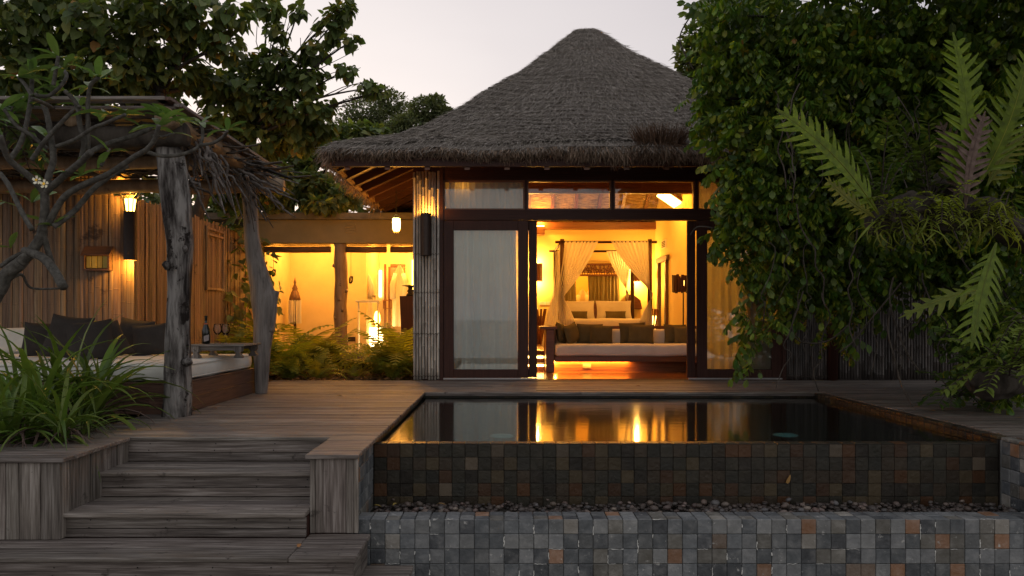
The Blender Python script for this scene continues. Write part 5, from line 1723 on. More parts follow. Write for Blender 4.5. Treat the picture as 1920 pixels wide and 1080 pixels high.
gnarled('trunk', pxpath([(490, 738), (491, 700), (492, 650), (496, 600), (494, 560), (486, 520), (477, 480), (472, 440), (470, 400), (466, 360), (462, 315)], YQ),
        [.075, .085, .105, .13, .15, .125, .105, .09, .085, .085, .10], M['smooth_drift'], p2, 70, 24, .10, 8)
gnarled('stub', pxpath([(500, 620), (506, 585), (511, 562), (516, 545)], YQ), [.10, .085, .06, .055], M['smooth_drift'], p2, 14, 14, .15, 3)

pg = thing('pergola', 'rustic flat pergola of logs and weathered boards over the daybed', 'pergola', (-5, 8, 2.5))
PGZ = 2.62
def log(name, a, b, r, mat, parent, n=14, seed=0, amp=.08):
    a, b = Vector(a), Vector(b)
    pts = [a + (b - a) * (i / n) + Vector((0, 0, .012 * math.sin(i * 1.3 + seed))) for i in range(n + 1)]
    return gnarled(name, pts, [r * (1 + .05 * math.sin(i * 1.7 + seed)) for i in range(n + 1)], mat, parent, n * 2, 14, amp, seed)
log('side_log', (-2.98, 6.55, 2.66), (-2.98, 9.62, 2.66), .085, M['log'], pg, seed=1)
log('front_log', (-7.2, 6.78, 2.53), (-2.88, 6.78, 2.55), .10, M['bark'], pg, seed=2, amp=.2)
log('rear_log', (-7.2, 9.14, 2.50), (-2.70, 9.14, 2.52), .085, M['log'], pg, seed=3)
log('middle_log', (-7.2, 7.95, 2.55), (-3.0, 7.95, 2.56), .075, M['log'], pg, seed=5)
for k, x in enumerate((-6.6, -5.7, -4.8, -3.9)):
    log('rafter_log', (x, 6.7, 2.68), (x, 9.5, 2.68), .06, M['log'], pg, seed=6 + k)
y = 6.62
while y < 9.6:
    x = -7.3
    while x < -3.1:
        x1 = min(x + rnd.uniform(1.2, 2.2), -2.90)
        w = rnd.uniform(.12, .17)
        slab('roof_board', x, x1 - .01, y, y + .15, 2.748 + rnd.uniform(0, .02), 2.775 + rnd.uniform(0, .02), 'grey_x', pg)
        x = x1
    y += .158
slab('edge_board', -3.03, -2.90, 6.50, 9.55, 2.80, 2.83, 'brown_y', pg)
slab('edge_board', -2.898, -2.82, 6.55, 9.45, 2.755, 2.785, 'grey_y', pg)
slab('edge_board', -7.3, -2.95, 6.48, 6.60, 2.80, 2.83, 'grey_x', pg)
# bark matting under the boards
bkm = MB()
r_ = random.Random(3)
for i in range(260):
    x0_ = r_.uniform(-7.2, -3.2); y0_ = r_.uniform(6.75, 9.3); L_ = r_.uniform(.4, 1.0)
    pts = [(x0_ + L_ * q / 5, y0_ + r_.uniform(-.03, .03), 2.66 + r_.uniform(-.05, .04)) for q in range(6)]
    bkm.tube(pts, r_.uniform(.012, .03), 5, flat=.5)
bkm.build('bark_matting', M['bark'], pg, kind='stuff')
# bleached roots draped over the pergola corner: each a part
rts = thing('hanging_roots', 'tangle of bleached dead roots hanging from the pergola edge', 'dead roots', (-2.9, 8, 2.3))
r_ = random.Random(21)
def root_path(px0, py0, px1, py1, Y0, Y1, n=9, wig=.03, sag=0):
    a, b = P(px0, py0, Y0), P(px1, py1, Y1)
    pts = []
    for i in range(n + 1):
        t = i / n
        p = a + (b - a) * t
        p.z += sag * math.sin(PI * t)
        p += Vector((r_.uniform(-wig, wig), r_.uniform(-wig, wig), r_.uniform(-wig, wig))) * math.sin(PI * min(1, t * 1.3 + .1))
        pts.append(p)
    return pts
spec = []
for i in range(46):    # fan over the second post
    x0_ = r_.uniform(380, 470); y0_ = 262 + (x0_ - 350) * .55 + r_.uniform(-8, 10)
    a_ = r_.uniform(.1, 1.45)
    L_ = r_.uniform(50, 120)
    spec.append((x0_, y0_, x0_ + L_ * math.cos(a_), y0_ + L_ * math.sin(a_), r_.uniform(8.0, 8.9), r_.uniform(8.4, 9.0), r_.uniform(.010, .022)))
for i in range(24):    # along the beam towards the front post
    x0_ = r_.uniform(335, 420); y0_ = 248 + (x0_ - 340) * .55 + r_.uniform(-5, 12)
    spec.append((x0_, y0_, x0_ + r_.uniform(-10, 60), y0_ + r_.uniform(50, 120), r_.uniform(7.0, 7.8), r_.uniform(7.0, 7.8), r_.uniform(.009, .019)))
for i in range(16):
    spec.append((r_.uniform(345, 400), r_.uniform(250, 290), r_.uniform(440, 500), r_.uniform(300, 350), 7.4, 8.7, r_.uniform(.012, .022)))
spec += [(338, 300, 392, 410, 6.9, 7.2, .018), (350, 345, 420, 395, 7, 7.4, .016), (380, 270, 420, 352, 7, 7.1, .02), (372, 350, 340, 330, 7, 7.0, .016), (470, 340, 560, 378, 8.4, 8.5, .018), (500, 355, 555, 408, 8.4, 8.5, .016), (470, 360, 500, 415, 8.6, 8.6, .02)]
for s_ in spec:
    pts = root_path(*s_[:6], sag=r_.uniform(-.05, .08), wig=.028)
    MB().tube(*smooth_path(pts, [s_[6] * (1 - .55 * i / 9) for i in range(10)], 20), 6, rough=.08).build('root', M['root'], rts, True)
MB().tube(*smooth_path([P(420, 292, 8.2), P(460, 305, 8.4), P(500, 318, 8.6), P(548, 336, 8.8)], [.02, .022, .02, .012], 20), 7).build('root', M['black'], rts, True, label='black charred root')
# ================================================================== LEAF TEMPLATES
L_SIMPLE = ([(0, 0, 0), (.22, .35, .05), (0, .4, -.02), (-.22, .35, .05), (.16, .72, .03), (0, .72, -.04), (-.16, .72, .03), (0, 1, -.12)],
            [(0, 1, 2), (0, 2, 3), (1, 4, 5), (1, 5, 2), (2, 5, 6), (2, 6, 3), (4, 7, 5), (5, 7, 6)])
L_HEART = ([(0, 0, 0), (.34, -.08, .06), (.50, .22, .08), (.36, .62, .02), (0, 1.05, -.14), (-.36, .62, .02), (-.50, .22, .08), (-.34, -.08, .06), (0, .42, -.05)],
           [(0, 1, 8), (1, 2, 8), (2, 3, 8), (3, 4, 8), (4, 5, 8), (5, 6, 8), (6, 7, 8), (7, 0, 8)])
L_SMALL = ([(0, 0, 0), (.25, .5, .05), (0, 1, -.05), (-.25, .5, .05)], [(0, 1, 2), (0, 2, 3)])

def clouds(clusters, per, size, rng, jitter=1.0, shell=.45):
    """clusters: (centre, radii) -> leaf positions packed towards the outside of each clump, and outward directions"""
    Ps, Ds = [], []
    vols = [c[1][0] * c[1][2] for c in clusters]
    tot = sum(vols)
    for (c, r), v in zip(clusters, vols):
        n = max(4, int(per * v / tot))
        d = rng.normal(0, 1, (n, 3)); d /= np.linalg.norm(d, axis=1, keepdims=True)
        rad = rng.uniform(shell, 1, (n, 1)) ** .6
        Ps.append(np.array(c)[None] + d * rad * np.array(r)[None]); Ds.append(d)
    return np.concatenate(Ps), np.concatenate(Ds)
def leaf_cloud(name, clusters, count, size, tmpl, mat, parent, seed, hang=.6, twig=None, shell=.45):
    rng_ = np.random.default_rng(seed)
    p, d = clouds(clusters, count, size, rng_, shell=shell)
    n = len(p)
    y = d * .8 + rng_.normal(0, .45, (n, 3)); y[:, 2] -= hang
    x, y, z = frames(y, np.array([[0, 0, 1.0]]) + d * .8, rng_, .45)
    sc = size * rng_.uniform(.55, 1.25, n)
    V, T = scatter(tmpl[0], tmpl[1], p, x, y, z, sc)
    return np_mesh(name, V, None, T, mat, parent, False)
def branches(name, trunk, clusters, mat, parent, seed, r0=.09, r1=.01, sub=3):
    r = random.Random(seed); mb = MB()
    tp, tr_ = trunk
    mb.tube(*smooth_path(tp, tr_, 24), 10, rough=.05, rs=r)
    Pt, Rt = smooth_path(tp, tr_, 24)
    for (c, rad) in clusters:
        c = Vector(c)
        k = min(range(len(Pt)), key=lambda i: (Pt[i] - c).length + (0 if Pt[i].z < c.z else 1.5 * (Pt[i].z - c.z)))
        a = Pt[k]
        mid = a.lerp(c, .5) + Vector((r.uniform(-.15, .15), r.uniform(-.15, .15), r.uniform(0, .25)))
        rr = min(Rt[k] * .6, r0 * .5)
        pts, rs_ = smooth_path([a, mid, c], [rr, rr * .6, rr * .3], 10)
        mb.tube(pts, rs_, 6, rs=r)
        for q in range(sub):
            e = c + Vector([r.uniform(-1, 1) * rad[i] for i in range(3)])
            s_ = pts[r.randint(5, 9)]
            m2 = s_.lerp(e, .5) + Vector((r.uniform(-.06, .06), r.uniform(-.06, .06), r.uniform(-.02, .1)))
            mb.tube([s_, m2, e], [rr * .35, rr * .22, .004], 4, rs=r)
    return mb.build(name, mat, parent, True)
def C(px, py, Y, rx, rz=None, ry=None):
    c = P(px, py, Y); s_ = Y / F
    return (tuple(c), (rx * s_, (ry or rx * 1.1) * s_, (rz or rx * .8) * s_))

# ================================================================== TREES LEFT, BEHIND THE FENCE
T1 = thing('broadleaf_tree', 'large dark heart-leaved tree spreading over the pergola at the upper left', 'tree', (-5.6, 11.2, -.07))
cl = [C(20, 40, 10.5, 90, 70), C(110, 30, 10.8, 90, 60), C(200, 45, 10.6, 85, 60), C(60, 130, 10.9, 80, 60), C(150, 125, 11, 80, 55), C(235, 130, 10.8, 75, 55),
      C(300, 60, 10.6, 70, 55), C(330, 130, 11, 60, 40), C(15, 200, 11, 60, 50), C(110, 190, 11.4, 75, 40), C(210, 190, 11.3, 65, 32), C(370, 35, 10.4, 62, 45),
      C(300, 5, 10.2, 80, 40), C(420, 85, 10.5, 38, 30), C(0, 280, 11.2, 60, 60), C(440, 25, 10.3, 35, 25), C(290, 190, 11.6, 55, 30), C(390, 150, 11.3, 34, 24)]
leaf_cloud('crown', cl, 5600, .135, L_HEART, M['leaf_tree'], T1, 11, hang=.8)
branches('trunk', ([(-5.9, 11.2, -.1), (-5.7, 11.1, 1.5), (-5.5, 11.0, 3.0), (-5.0, 10.9, 4.2)], [.16, .14, .12, .07]), cl, M['bark'], T1, 5)
T2 = thing('broadleaf_tree', 'open-branched tree with heart-shaped leaves against the sky left of the villa roof', 'tree', (-4.4, 12.2, -.07))
cl = [C(470, 170, 11.8, 55, 45), C(520, 120, 11.6, 42, 35), C(575, 150, 11.7, 42, 30), C(545, 205, 11.9, 55, 35), C(600, 200, 11.6, 32, 20), C(620, 50, 11.3, 24, 34),
      C(645, 15, 11.2, 20, 26), C(590, 95, 11.5, 28, 20), C(660, 75, 11.2, 16, 12), C(500, 10, 11.3, 30, 26), C(520, 60, 11.3, 22, 16), C(430, 215, 12, 60, 40), C(480, 265, 12.3, 60, 40),
      C(650, 130, 11.3, 24, 12), C(690, 165, 11.2, 25, 12), C(715, 172, 11.2, 13, 7), C(560, 255, 12.3, 50, 32), C(600, 235, 12.3, 35, 22), C(420, 160, 11.7, 30, 30), C(455, 110, 11.6, 22, 20), C(560, 20, 11.3, 16, 14),
      C(430, 300, 12.8, 60, 40), C(500, 330, 13.2, 55, 30), C(380, 330, 13.2, 45, 28), C(380, 250, 12.4, 50, 35)]
leaf_cloud('crown', cl, 4600, .13, L_HEART, M['leaf_tree'], T2, 12, hang=.8, shell=.3)
branches('trunk', ([(-5.35, 12.6, -.1), (-5.3, 12.6, 1.6), (-5.0, 12.4, 2.9), (-4.2, 12.1, 3.8)], [.14, .12, .10, .05]), cl, M['bark'], T2, 6, sub=4)
T3 = thing('bushy_tree', 'dense low tree over the bathhouse roof beside the thatch eave', 'tree', (-4.0, 15.5, 2.9))
cl = [C(540, 310, 14.5, 50, 40), C(580, 350, 14.3, 45, 30), C(620, 280, 15, 45, 30), C(510, 370, 14.0, 45, 25), C(640, 370, 14.2, 35, 22), C(600, 260, 15.2, 50, 25), C(660, 255, 15.4, 40, 22), C(450, 370, 14.2, 50, 28), C(700, 250, 15.6, 30, 18), C(600, 385, 13.9, 35, 12)]
leaf_cloud('crown', cl, 4200, .13, L_HEART, M['leaf_tree'], T3, 13, hang=.5)
branches('trunk', ([(-5.2, 16.0, -.1), (-5.3, 15.8, 2.0), (-5.0, 15.5, 3.0), (-4.2, 15.3, 3.4)], [.12, .11, .09, .05]), cl, M['bark'], T3, 7, sub=2)
for (lab, cs, seed, base) in (
    ('distant airy tree just left of where the roof begins to rise', [(690, 210, 24, 50, 30), (735, 190, 24, 28, 18), (720, 225, 24, 40, 25), (660, 235, 24, 35, 22), (760, 215, 24, 25, 20), (715, 175, 24, 25, 12)], 21, -5.2),
    ('distant dense tree touching the left slope of the thatch roof', [(800, 205, 21, 35, 20), (830, 215, 21, 22, 14), (770, 235, 21, 40, 20), (815, 190, 21, 22, 10), (740, 250, 21, 40, 18), (845, 225, 21, 12, 10)], 22, -2.6)):
    t = thing('distant_tree', lab, 'tree', (base, cs[0][2], -.07))
    cl = [C(a, b, Y, rx, rz) for (a, b, Y, rx, rz) in cs]
    leaf_cloud('crown', cl, 6500, .12, L_SIMPLE, M['leaf_far'], t, seed, hang=.1, shell=.25)
    branches('trunk', ([(base, cs[0][2], -.1), (base + .1, cs[0][2], 2.5), (base + .0, cs[0][2], 5.2)], [.2, .16, .08]), cl, M['bark'], t, seed, sub=3)
hg = thing('hedge', 'dark hedge mass behind the left bamboo fence', 'hedge', (-6.5, 12.5, -.07))
cl = [((-8 + i * .8, 12.6 + .5 * math.sin(i * 2.1), 1.6 + .5 * math.sin(i * 1.3)), (.9, .6, 1.7)) for i in range(5)]
leaf_cloud('foliage', cl, 3000, .15, L_HEART, M['leaf_tree'], hg, 31)
hg = thing('hedge', 'dark far hedge closing the garden behind the bathhouse', 'hedge', (-6, 20, -.07))
cl = [((-15 + i * 1.5, 22 + .5 * math.sin(i * 2.1), 2.6 + .5 * math.sin(i * 1.3)), (1.5, .9, 3.0)) for i in range(10)]
leaf_cloud('foliage', cl, 14000, .26, L_HEART, M['leaf_far'], hg, 32)

# ================================================================== VINE-COVERED TREE ON THE RIGHT
# compound leaf: leaflets in pairs along a drooping stalk
def compound():
    v = []; f = []
    def leaflet(o, d, side, L_, w_, cc):
        b = len(v)
        for (l, wd, z_) in ((0, 0, 0), (.28, .85, .012), (.28, -.85, .012), (.66, .9, .0), (.66, -.9, .0), (1, 0, -.03)):
            v.append(tuple(o[k] + d[k] * L_ * l + side[k] * w_ * wd + (z_ * cc if k == 1 else 0) for k in range(3)))
        f.extend([(b, b + 1, b + 2), (b + 1, b + 3, b + 4), (b + 1, b + 4, b + 2), (b + 3, b + 5, b + 4)])
    n = 5
    for i in range(n):
        t = .12 + .8 * i / (n - 1)
        o = (0, t, -.22 * t * t)
        for s_ in (-1, 1):
            d = Vector((s_ * (.62 - .1 * i), .12 + .10 * i, -.80)).normalized()
            sd = Vector((.15 * s_, 1, .1)); sd = (sd - d * sd.dot(d)).normalized()
            leaflet(o, d, sd, .36, .095, 1)
    d = Vector((0, .75, -.66)).normalized()
    leaflet((0, .95, -.22), d, Vector((1, 0, 0)), .34, .10, 1)
    return v, f
CMP = compound()
VT = thing('vine_covered_tree', 'huge vine-smothered tree filling the right side and hanging over the doors', 'tree', (5.6, 9.0, -.05))
cl = []
def col(x0, y0, Y, rx, rz): cl.append(C(x0, y0, Y, rx, rz))
for a in ((1400, 30, 8.6, 75, 50), (1480, 20, 8.4, 80, 60), (1590, 30, 8.2, 90, 70), (1700, 30, 8.0, 90, 70), (1820, 40, 7.8, 90, 80), (1910, 60, 7.8, 80, 90),
          (1400, 110, 8.5, 70, 55), (1480, 120, 8.2, 80, 60), (1590, 140, 8.0, 90, 70), (1700, 150, 8.0, 90, 80), (1810, 170, 7.9, 90, 80), (1910, 200, 7.9, 70, 90),
          (1370, 185, 8.5, 55, 45), (1440, 210, 8.2, 75, 50), (1540, 240, 8.0, 80, 60), (1660, 260, 8.1, 90, 70), (1780, 290, 8.1, 90, 70), (1900, 320, 8.0, 60, 80),
          (1400, 280, 8.3, 50, 45), (1470, 310, 8.1, 75, 55), (1580, 340, 8.1, 85, 55), (1700, 380, 8.3, 80, 55), (1830, 400, 8.3, 80, 60),
          (1395, 350, 8.2, 48, 40), (1450, 400, 8.1, 70, 50), (1550, 430, 8.2, 75, 50), (1640, 470, 8.4, 70, 45), (1400, 420, 8.2, 42, 35), (1420, 480, 8.1, 40, 40),
          (1490, 500, 8.2, 60, 45), (1570, 520, 8.3, 55, 40), (1455, 555, 8.1, 28, 36), (1510, 565, 8.3, 42, 26), (1392, 560, 8.0, 10, 40), (1412, 640, 8.0, 11, 45), (1432, 600, 8.0, 14, 30), (1395, 520, 8.0, 14, 26),
          (1350, 60, 8.9, 32, 35), (1335, 150, 8.8, 24, 18), (1310, 175, 8.7, 25, 10), (1330, 200, 8.7, 25, 22), (1355, 15, 8.8, 40, 25), (1322, 260, 8.6, 14, 14), (1380, 440, 8.1, 25, 30),
          (1880, 440, 8.2, 70, 60), (1780, 480, 8.3, 70, 45), (1890, 560, 7.6, 60, 60), (1830, 600, 7.8, 50, 50), (1910, 660, 7.3, 45, 60), (1860, 700, 7.4, 40, 45), (1780, 560, 8.2, 45, 35), (1700, 500, 8.3, 50, 35), (1620, 560, 8.6, 30, 30), (1560, 620, 8.4, 18, 25), (1880, 560, 8.8, 60, 50)):
    col(*a)
rng_ = np.random.default_rng(77)
p, d = clouds(cl, 4600, .2, rng_, shell=.5)
# hang compound leaves: stalk goes out and down, faces outward
n = len(p)
y = d * np.array([[.7, .7, .3]]) + rng_.normal(0, .35, (n, 3)); y[:, 1] -= .3; y[:, 2] -= .25
x, y, z = frames(y, np.array([[0, 0, 1.0]]), rng_, .25)
V, T = scatter(CMP[0], CMP[1], p, x, y, z, .30 * rng_.uniform(.5, 1.2, n))
np_mesh('foliage', V, None, T, M['leaf_vine'], VT, False)
inner = [(c, (r[0] * .8, r[1] * .8, r[2] * .8)) for c, r in cl if r[0] > .28]
inner = [((c[0] + .12, c[1] + .7, c[2]), r) for c, r in inner]
leaf_cloud('inner_foliage', inner, 5200, .17, L_HEART, M['leaf_vine'], VT, 78, hang=.6, shell=.1)
branches('trunk', ([(6.1, 9.4, -.1), (6.0, 9.3, 1.5), (5.7, 9.2, 2.8), (5.0, 9.0, 4.3)], [.22, .19, .16, .09]), [c for c in cl if c[1][0] > .2][::2], M['bark'], VT, 8, sub=1)
over = [((5.4, 7.6, 5.6), (1.9, 1.3, .8)), ((6.6, 6.0, 5.4), (2.0, 1.4, .9)), ((4.4, 6.2, 5.5), (1.5, 1.2, .7)), ((7.4, 7.6, 4.6), (1.6, 1.5, 1.4)), ((5.4, 4.8, 5.2), (1.6, 1.1, .7))]  # unseen leaf clumps added overhead to shade the right side
leaf_cloud('unseen_shade_crown', over, 5200, .2, L_HEART, M['leaf_vine'], VT, 90, hang=.6, shell=.1)
# bare twining stems
st = MB(); r_ = random.Random(5)
for i in range(46):
    a = P(r_.uniform(1440, 1900), r_.uniform(120, 560), r_.uniform(7.0, 8.2))
    pts = [a]
    for q in range(7):
        a = a + Vector((r_.uniform(-.09, .09), r_.uniform(-.06, .06), -r_.uniform(.05, .22)))
        pts.append(a)
    st.tube(*smooth_path(pts, [r_.uniform(.004, .009)] * 8, 18), 4)
for l in ([(1675, 520, 7.4), (1668, 560, 7.4), (1680, 610, 7.4), (1700, 660, 7.3), (1725, 697, 7.3)], [(1672, 570, 7.3), (1665, 620, 7.3), (1680, 680, 7.2), (1690, 720, 7.1), (1712, 762, 7.0)],
          [(1690, 530, 7.5), (1640, 590, 7.6), (1600, 640, 7.7), (1575, 660, 7.8)], [(1350, 430, 8.3), (1310, 425, 8.4), (1295, 440, 8.5)], [(1300, 130, 8.8), (1275, 70, 8.9), (1310, 10, 9)],
          [(1500, 560, 8), (1485, 610, 8), (1500, 640, 7.9), (1550, 640, 7.9), (1590, 610, 7.9)]):
    st.tube(*smooth_path([P(*q) for q in l], [.009] * len(l), 24), 5)
st.build('vine_stems', M['bark'], VT, True, kind='stuff')
PT = thing('feathery_tree', 'soft-needled tree tip standing out against the sky right of the roof peak', 'tree', (4.3, 14.5, -.05))
cl = [C(1288, 100, 13.5, 20, 16), C(1300, 150, 13.5, 26, 18), C(1320, 120, 13.5, 30, 28), C(1300, 62, 13.6, 14, 14), C(1340, 40, 13.5, 28, 22), C(1370, 80, 13.6, 40, 40), C(1285, 120, 13.4, 12, 12), C(1350, 5, 13.5, 30, 14), C(1400, 20, 13.6, 50, 40)]
leaf_cloud('crown', cl, 3800, .16, L_SMALL, M['leaf_tree'], PT, 79, hang=.0, shell=.1)
branches('trunk', ([(6.2, 13.8, -.1), (6.1, 13.8, 3), (5.4, 13.7, 5.0), (4.4, 13.6, 5.6)], [.18, .15, .1, .05]), cl, M['bark'], PT, 9, sub=5)
# backdrop of garden at far right
RB = thing('hedge', 'black-green shrub mass behind the pole fence at the right', 'hedge', (8.5, 12.5, -.05))
cl = [((5.6 + i * 1.0, 12.3 + .4 * math.sin(i * 2), 2.0 + 1.2 * (i % 2)), (1.1, .8, 1.9)) for i in range(7)]
leaf_cloud('foliage', cl, 4200, .2, L_HEART, M['leaf_tree'], RB, 80)

# ================================================================== GNARLED LIMB WITH OAKLEAF FERNS
LB = thing('gnarled_limb', 'rough dead limb covered with small hanging ferns at the right edge', 'limb', tuple(P(1750, 420, 6.0)))
YL = 6.0
gnarled('limb', [P(1630, 432, YL), P(1665, 408, YL), P(1720, 398, YL), P(1790, 410, YL), P(1850, 395, YL + .05), P(1900, 430, YL + .2), P(1990, 470, YL + .7), P(2200, 520, YL + 2), ], [.05, .10, .11, .09, .08, .10, .12, .2], M['bark'], LB, 130, 34, .95, 31, 22)
gnarled('side_limb', [P(1840, 400, YL), P(1800, 370, YL + .1), P(1760, 340, YL + .3), P(1800, 300, YL + .8)], [.07, .06, .05, .03], M['bark'], LB, 50, 18, .8, 12, 20)
# straps hanging from the limb
def strap_mesh(name, L_, w, curve, mat, seg=6, fold=.25, tipw=.05):
    mb = MB(); z = 0; y = 0; ang = 0
    pts = []
    for i in range(seg + 1):
        t = i / seg
        pts.append((y, z, (w * (1 - (1 - t) ** 6 * .4) * max(tipw, (1 - t ** 2.6)))))
        ang = curve[0] + (curve[1] - curve[0]) * t
        y += math.cos(ang) * L_ / seg; z += math.sin(ang) * L_ / seg
    for i, (y, z, ww) in enumerate(pts):
        mb.v += [(-ww / 2, y, z + ww * fold), (0, y, z), (ww / 2, y, z + ww * fold)]
    for i in range(seg):
        a = i * 3
        mb.f += [(a, a + 1, a + 4, a + 3), (a + 1, a + 2, a + 5, a + 4)]
    me = raw_mesh(name, mb.v, mb.f, True)
    me.materials.append(mat)
    return me
HANG = [strap_mesh('hanging_leaf', .2, .012, (0.6 - q * .2, -2.2), M['leaf_fern'], 8) for q in range(4)]
r_ = random.Random(14)
for i in range(210):
    px_ = r_.uniform(1625, 1900)
    c = P(px_, r_.uniform(385, 442), YL - .10 + r_.uniform(-.03, .06))
    s_ = r_.uniform(.4, 1.6)
    piece('small_fern_leaf', r_.choice(HANG), c.x, c.y, c.z, s_, s_, s_, LB, (r_.uniform(-.9, .9), r_.uniform(-.8, .8), PI + r_.uniform(-2.2, 2.2)))
def oak_frond(base, tip, bend, w, lobes, mk, seed, name='frond'):
    """lobed frond along a curve: lobes alternate both sides of a midrib"""
    base, tip = Vector(base), Vector(tip); r = random.Random(seed)
    ax = tip - base; L_ = ax.length; ax.normalize()
    nrm = Vector((0, -1, .25)); nrm = (nrm - ax * nrm.dot(ax)).normalized()
    side = ax.cross(nrm)
    mb = MB()
    def rib(t): return base + ax * L_ * t + side * bend * math.sin(PI * t) + nrm * (-.12 * L_ * t * t)
    rw = w * .07
    for s_ in (-1, 1):
        for i in range(lobes):
            t0 = .10 + .86 * i / lobes; t1 = .10 + .86 * (i + .68) / lobes; tm = (t0 + t1) / 2
            wl = w * .56 * math.sin(PI * min(1, (tm * .85 + .13))) ** .7 * r.uniform(.78, 1.18)
            a, b = rib(t0), rib(t1)
            ctr = (a + b) / 2; hw = (b - a) * .5
            out = (side * s_ + ax * r.uniform(.45, .75)).normalized()
            nst = 5; prev = None; pz = ctr - out * .0; dr = r.uniform(.1, .9); tw = nrm * r.uniform(-.25, .25)
            for k in range(nst + 1):
                u = k / nst
                wk = (1 - .25 * u) * (1.0 if u < .75 else (.8 if u < .95 else .28))
                c_ = ctr + out * wl * u + ax * wl * .22 * u * u - (nrm * .12 + Vector((0, 0, .30 * dr))) * wl * u * u
                q = len(mb.v)
                h_ = hw * wk + tw * hw.length * u
                mb.v += [tuple(c_ - h_), tuple(c_ + nrm * -.004), tuple(c_ + h_)]
                if prev is not None:
                    for (i0, i1) in ((0, 1), (1, 2)):
                        f_ = (prev + i0, q + i0, q + i1, prev + i1)
                        mb.f.append(f_ if s_ > 0 else f_[::-1])
                prev = q
        # web joining the lobes at the rib
        for i in range(18):
            t0, t1 = i / 18, (i + 1) / 18
            ww0 = w * .13 * math.sin(PI * min(1, t0 * .9 + .06)); ww1 = w * .13 * math.sin(PI * min(1, t1 * .9 + .06))
            q = len(mb.v)
            mb.v += [tuple(rib(t0)), tuple(rib(t1)), tuple(rib(t1) + side * s_ * ww1 + ax * ww1 * .3), tuple(rib(t0) + side * s_ * ww0 + ax * ww0 * .3)]
            mb.f.append((q, q + 1, q + 2, q + 3) if s_ > 0 else (q + 3, q + 2, q + 1, q))
    o_ = MB()
    me_ = mb
    return me_, [rib(i / 10) for i in range(11)]
def oak_plant(t, fronds):
    for (a, b, Y0, Y1, bend, w, lobes, mk, seed) in fronds:
        mb, rb_ = oak_frond(P(*a, Y0), P(*b, Y1), bend, w, lobes, M[mk], seed)
        f = mb.build('frond', M[mk], t, False, label='dry brown frond' if mk == 'leaf_dead' else None)
        MB().tube(rb_, [.006 - .0004 * i for i in range(11)], 5).build('midrib', M['leaf_fern'] if mk != 'leaf_dead' else M['leaf_dead'], f)
of = thing('oakleaf_fern', 'big-fronded fern rooted on the near end of the gnarled limb', 'fern', tuple(P(1650, 400, 5.9)), 'oakleaf ferns on the limb')
oak_plant(of, [((1648, 402), (1478, 195), 5.9, 5.6, .05, .42, 13, 'leaf_big', 1), ((1640, 408), (1560, 330), 5.9, 5.7, -.03, .2, 9, 'leaf_fern', 7)])
of = thing('oakleaf_fern', 'tall upright pale green fern with brown fronds above the limb', 'fern', tuple(P(1810, 390, 5.9)), 'oakleaf ferns on the limb')
oak_plant(of, [((1800, 385), (1812, 55), 5.9, 5.6, .06, .42, 17, 'leaf_big', 2), ((1810, 390), (1860, 205), 5.8, 5.7, -.04, .26, 11, 'leaf_dead', 3), ((1800, 380), (1775, 225), 5.95, 5.85, .03, .24, 10, 'leaf_dead', 4)])
of = thing('oakleaf_fern', 'fern at the right frame edge leaning out of the picture', 'fern', tuple(P(1840, 330, 5.9)), 'oakleaf ferns on the limb')
oak_plant(of, [((1835, 345), (1945, 90), 5.9, 5.6, .04, .42, 14, 'leaf_big', 5), ((1850, 350), (1935, 240), 6.0, 5.9, -.03, .26, 9, 'leaf_fern', 8)])
of = thing('oakleaf_fern', 'hanging fern frond pointing down below the limb', 'fern', tuple(P(1870, 470, 5.7)), 'oakleaf ferns on the limb')
oak_plant(of, [((1868, 455), (1838, 645), 5.7, 5.4, .03, .34, 11, 'leaf_big', 6)])
of = thing('oakleaf_fern', 'small dark fern reaching left below the limb', 'fern', tuple(P(1840, 540, 6.4)), 'oakleaf ferns on the limb')
oak_plant(of, [((1850, 540), (1700, 590), 6.4, 6.2, .03, .20, 7, 'leaf_fern', 9)])

# shrub at the lower right, sprays of simple leaves
def spray_shrub(lab, c, stems, seed, size=.075, spread=.6, mk='leaf_strap', cat='shrub', name='leafy_shrub', group=None, up=(.2, 1.0)):
    r = random.Random(seed); rng2 = np.random.default_rng(seed)
    t = thing(name, lab, cat, tuple(c), group)
    mb = MB(); ps = []; ds = []
    for i in range(stems):
        a = r.uniform(0, 2 * PI); L_ = r.uniform(.5, 1.0)
        d = Vector((math.cos(a) * spread, math.sin(a) * spread, r.uniform(*up))) * L_
        pts = [Vector(c), Vector(c) + d * .5 + Vector((0, 0, .06)), Vector(c) + d + Vector((0, 0, -.05))]
        pp, rr = smooth_path(pts, [.009, .006, .003], 12)
        mb.tube(pp, rr, 4)
        for k in range(3, 13):
            for s_ in (-1, 1):
                tg = (pp[k] - pp[k - 1]).normalized(); sd = tg.cross(Vector((0, 0, 1)))
                sd = sd.normalized() if sd.length > .01 else Vector((1, 0, 0))
                ps.append(pp[k]); ds.append(tg * .5 + sd * s_ * .9 + Vector((r.uniform(-.2, .2), r.uniform(-.2, .2), r.uniform(-.3, .2))))
    mb.build('stem', M['bark'], t)
    ps = np.array([tuple(q) for q in ps]); ds = np.array([tuple(q) for q in ds])
    x, y, z = frames(ds, np.array([[0, 0, 1.0]]), rng2, .25)
    V, T = scatter(L_SIMPLE[0], L_SIMPLE[1], ps, x, y, z, size * rng2.uniform(.7, 1.3, len(ps)))
    np_mesh('foliage', V, None, T, M[mk], t, False)
    return t
spray_shrub('trailing bright-edged shrub at the lower right over the deck', P(1895, 690, 6.3), 22, 41, .085, .65, up=(-.4, .5))
spray_shrub('small leafy shrub at the foot of the right pole fence', P(1790, 745, 7.2), 12, 42, .08, .4, up=(-.2, .5))
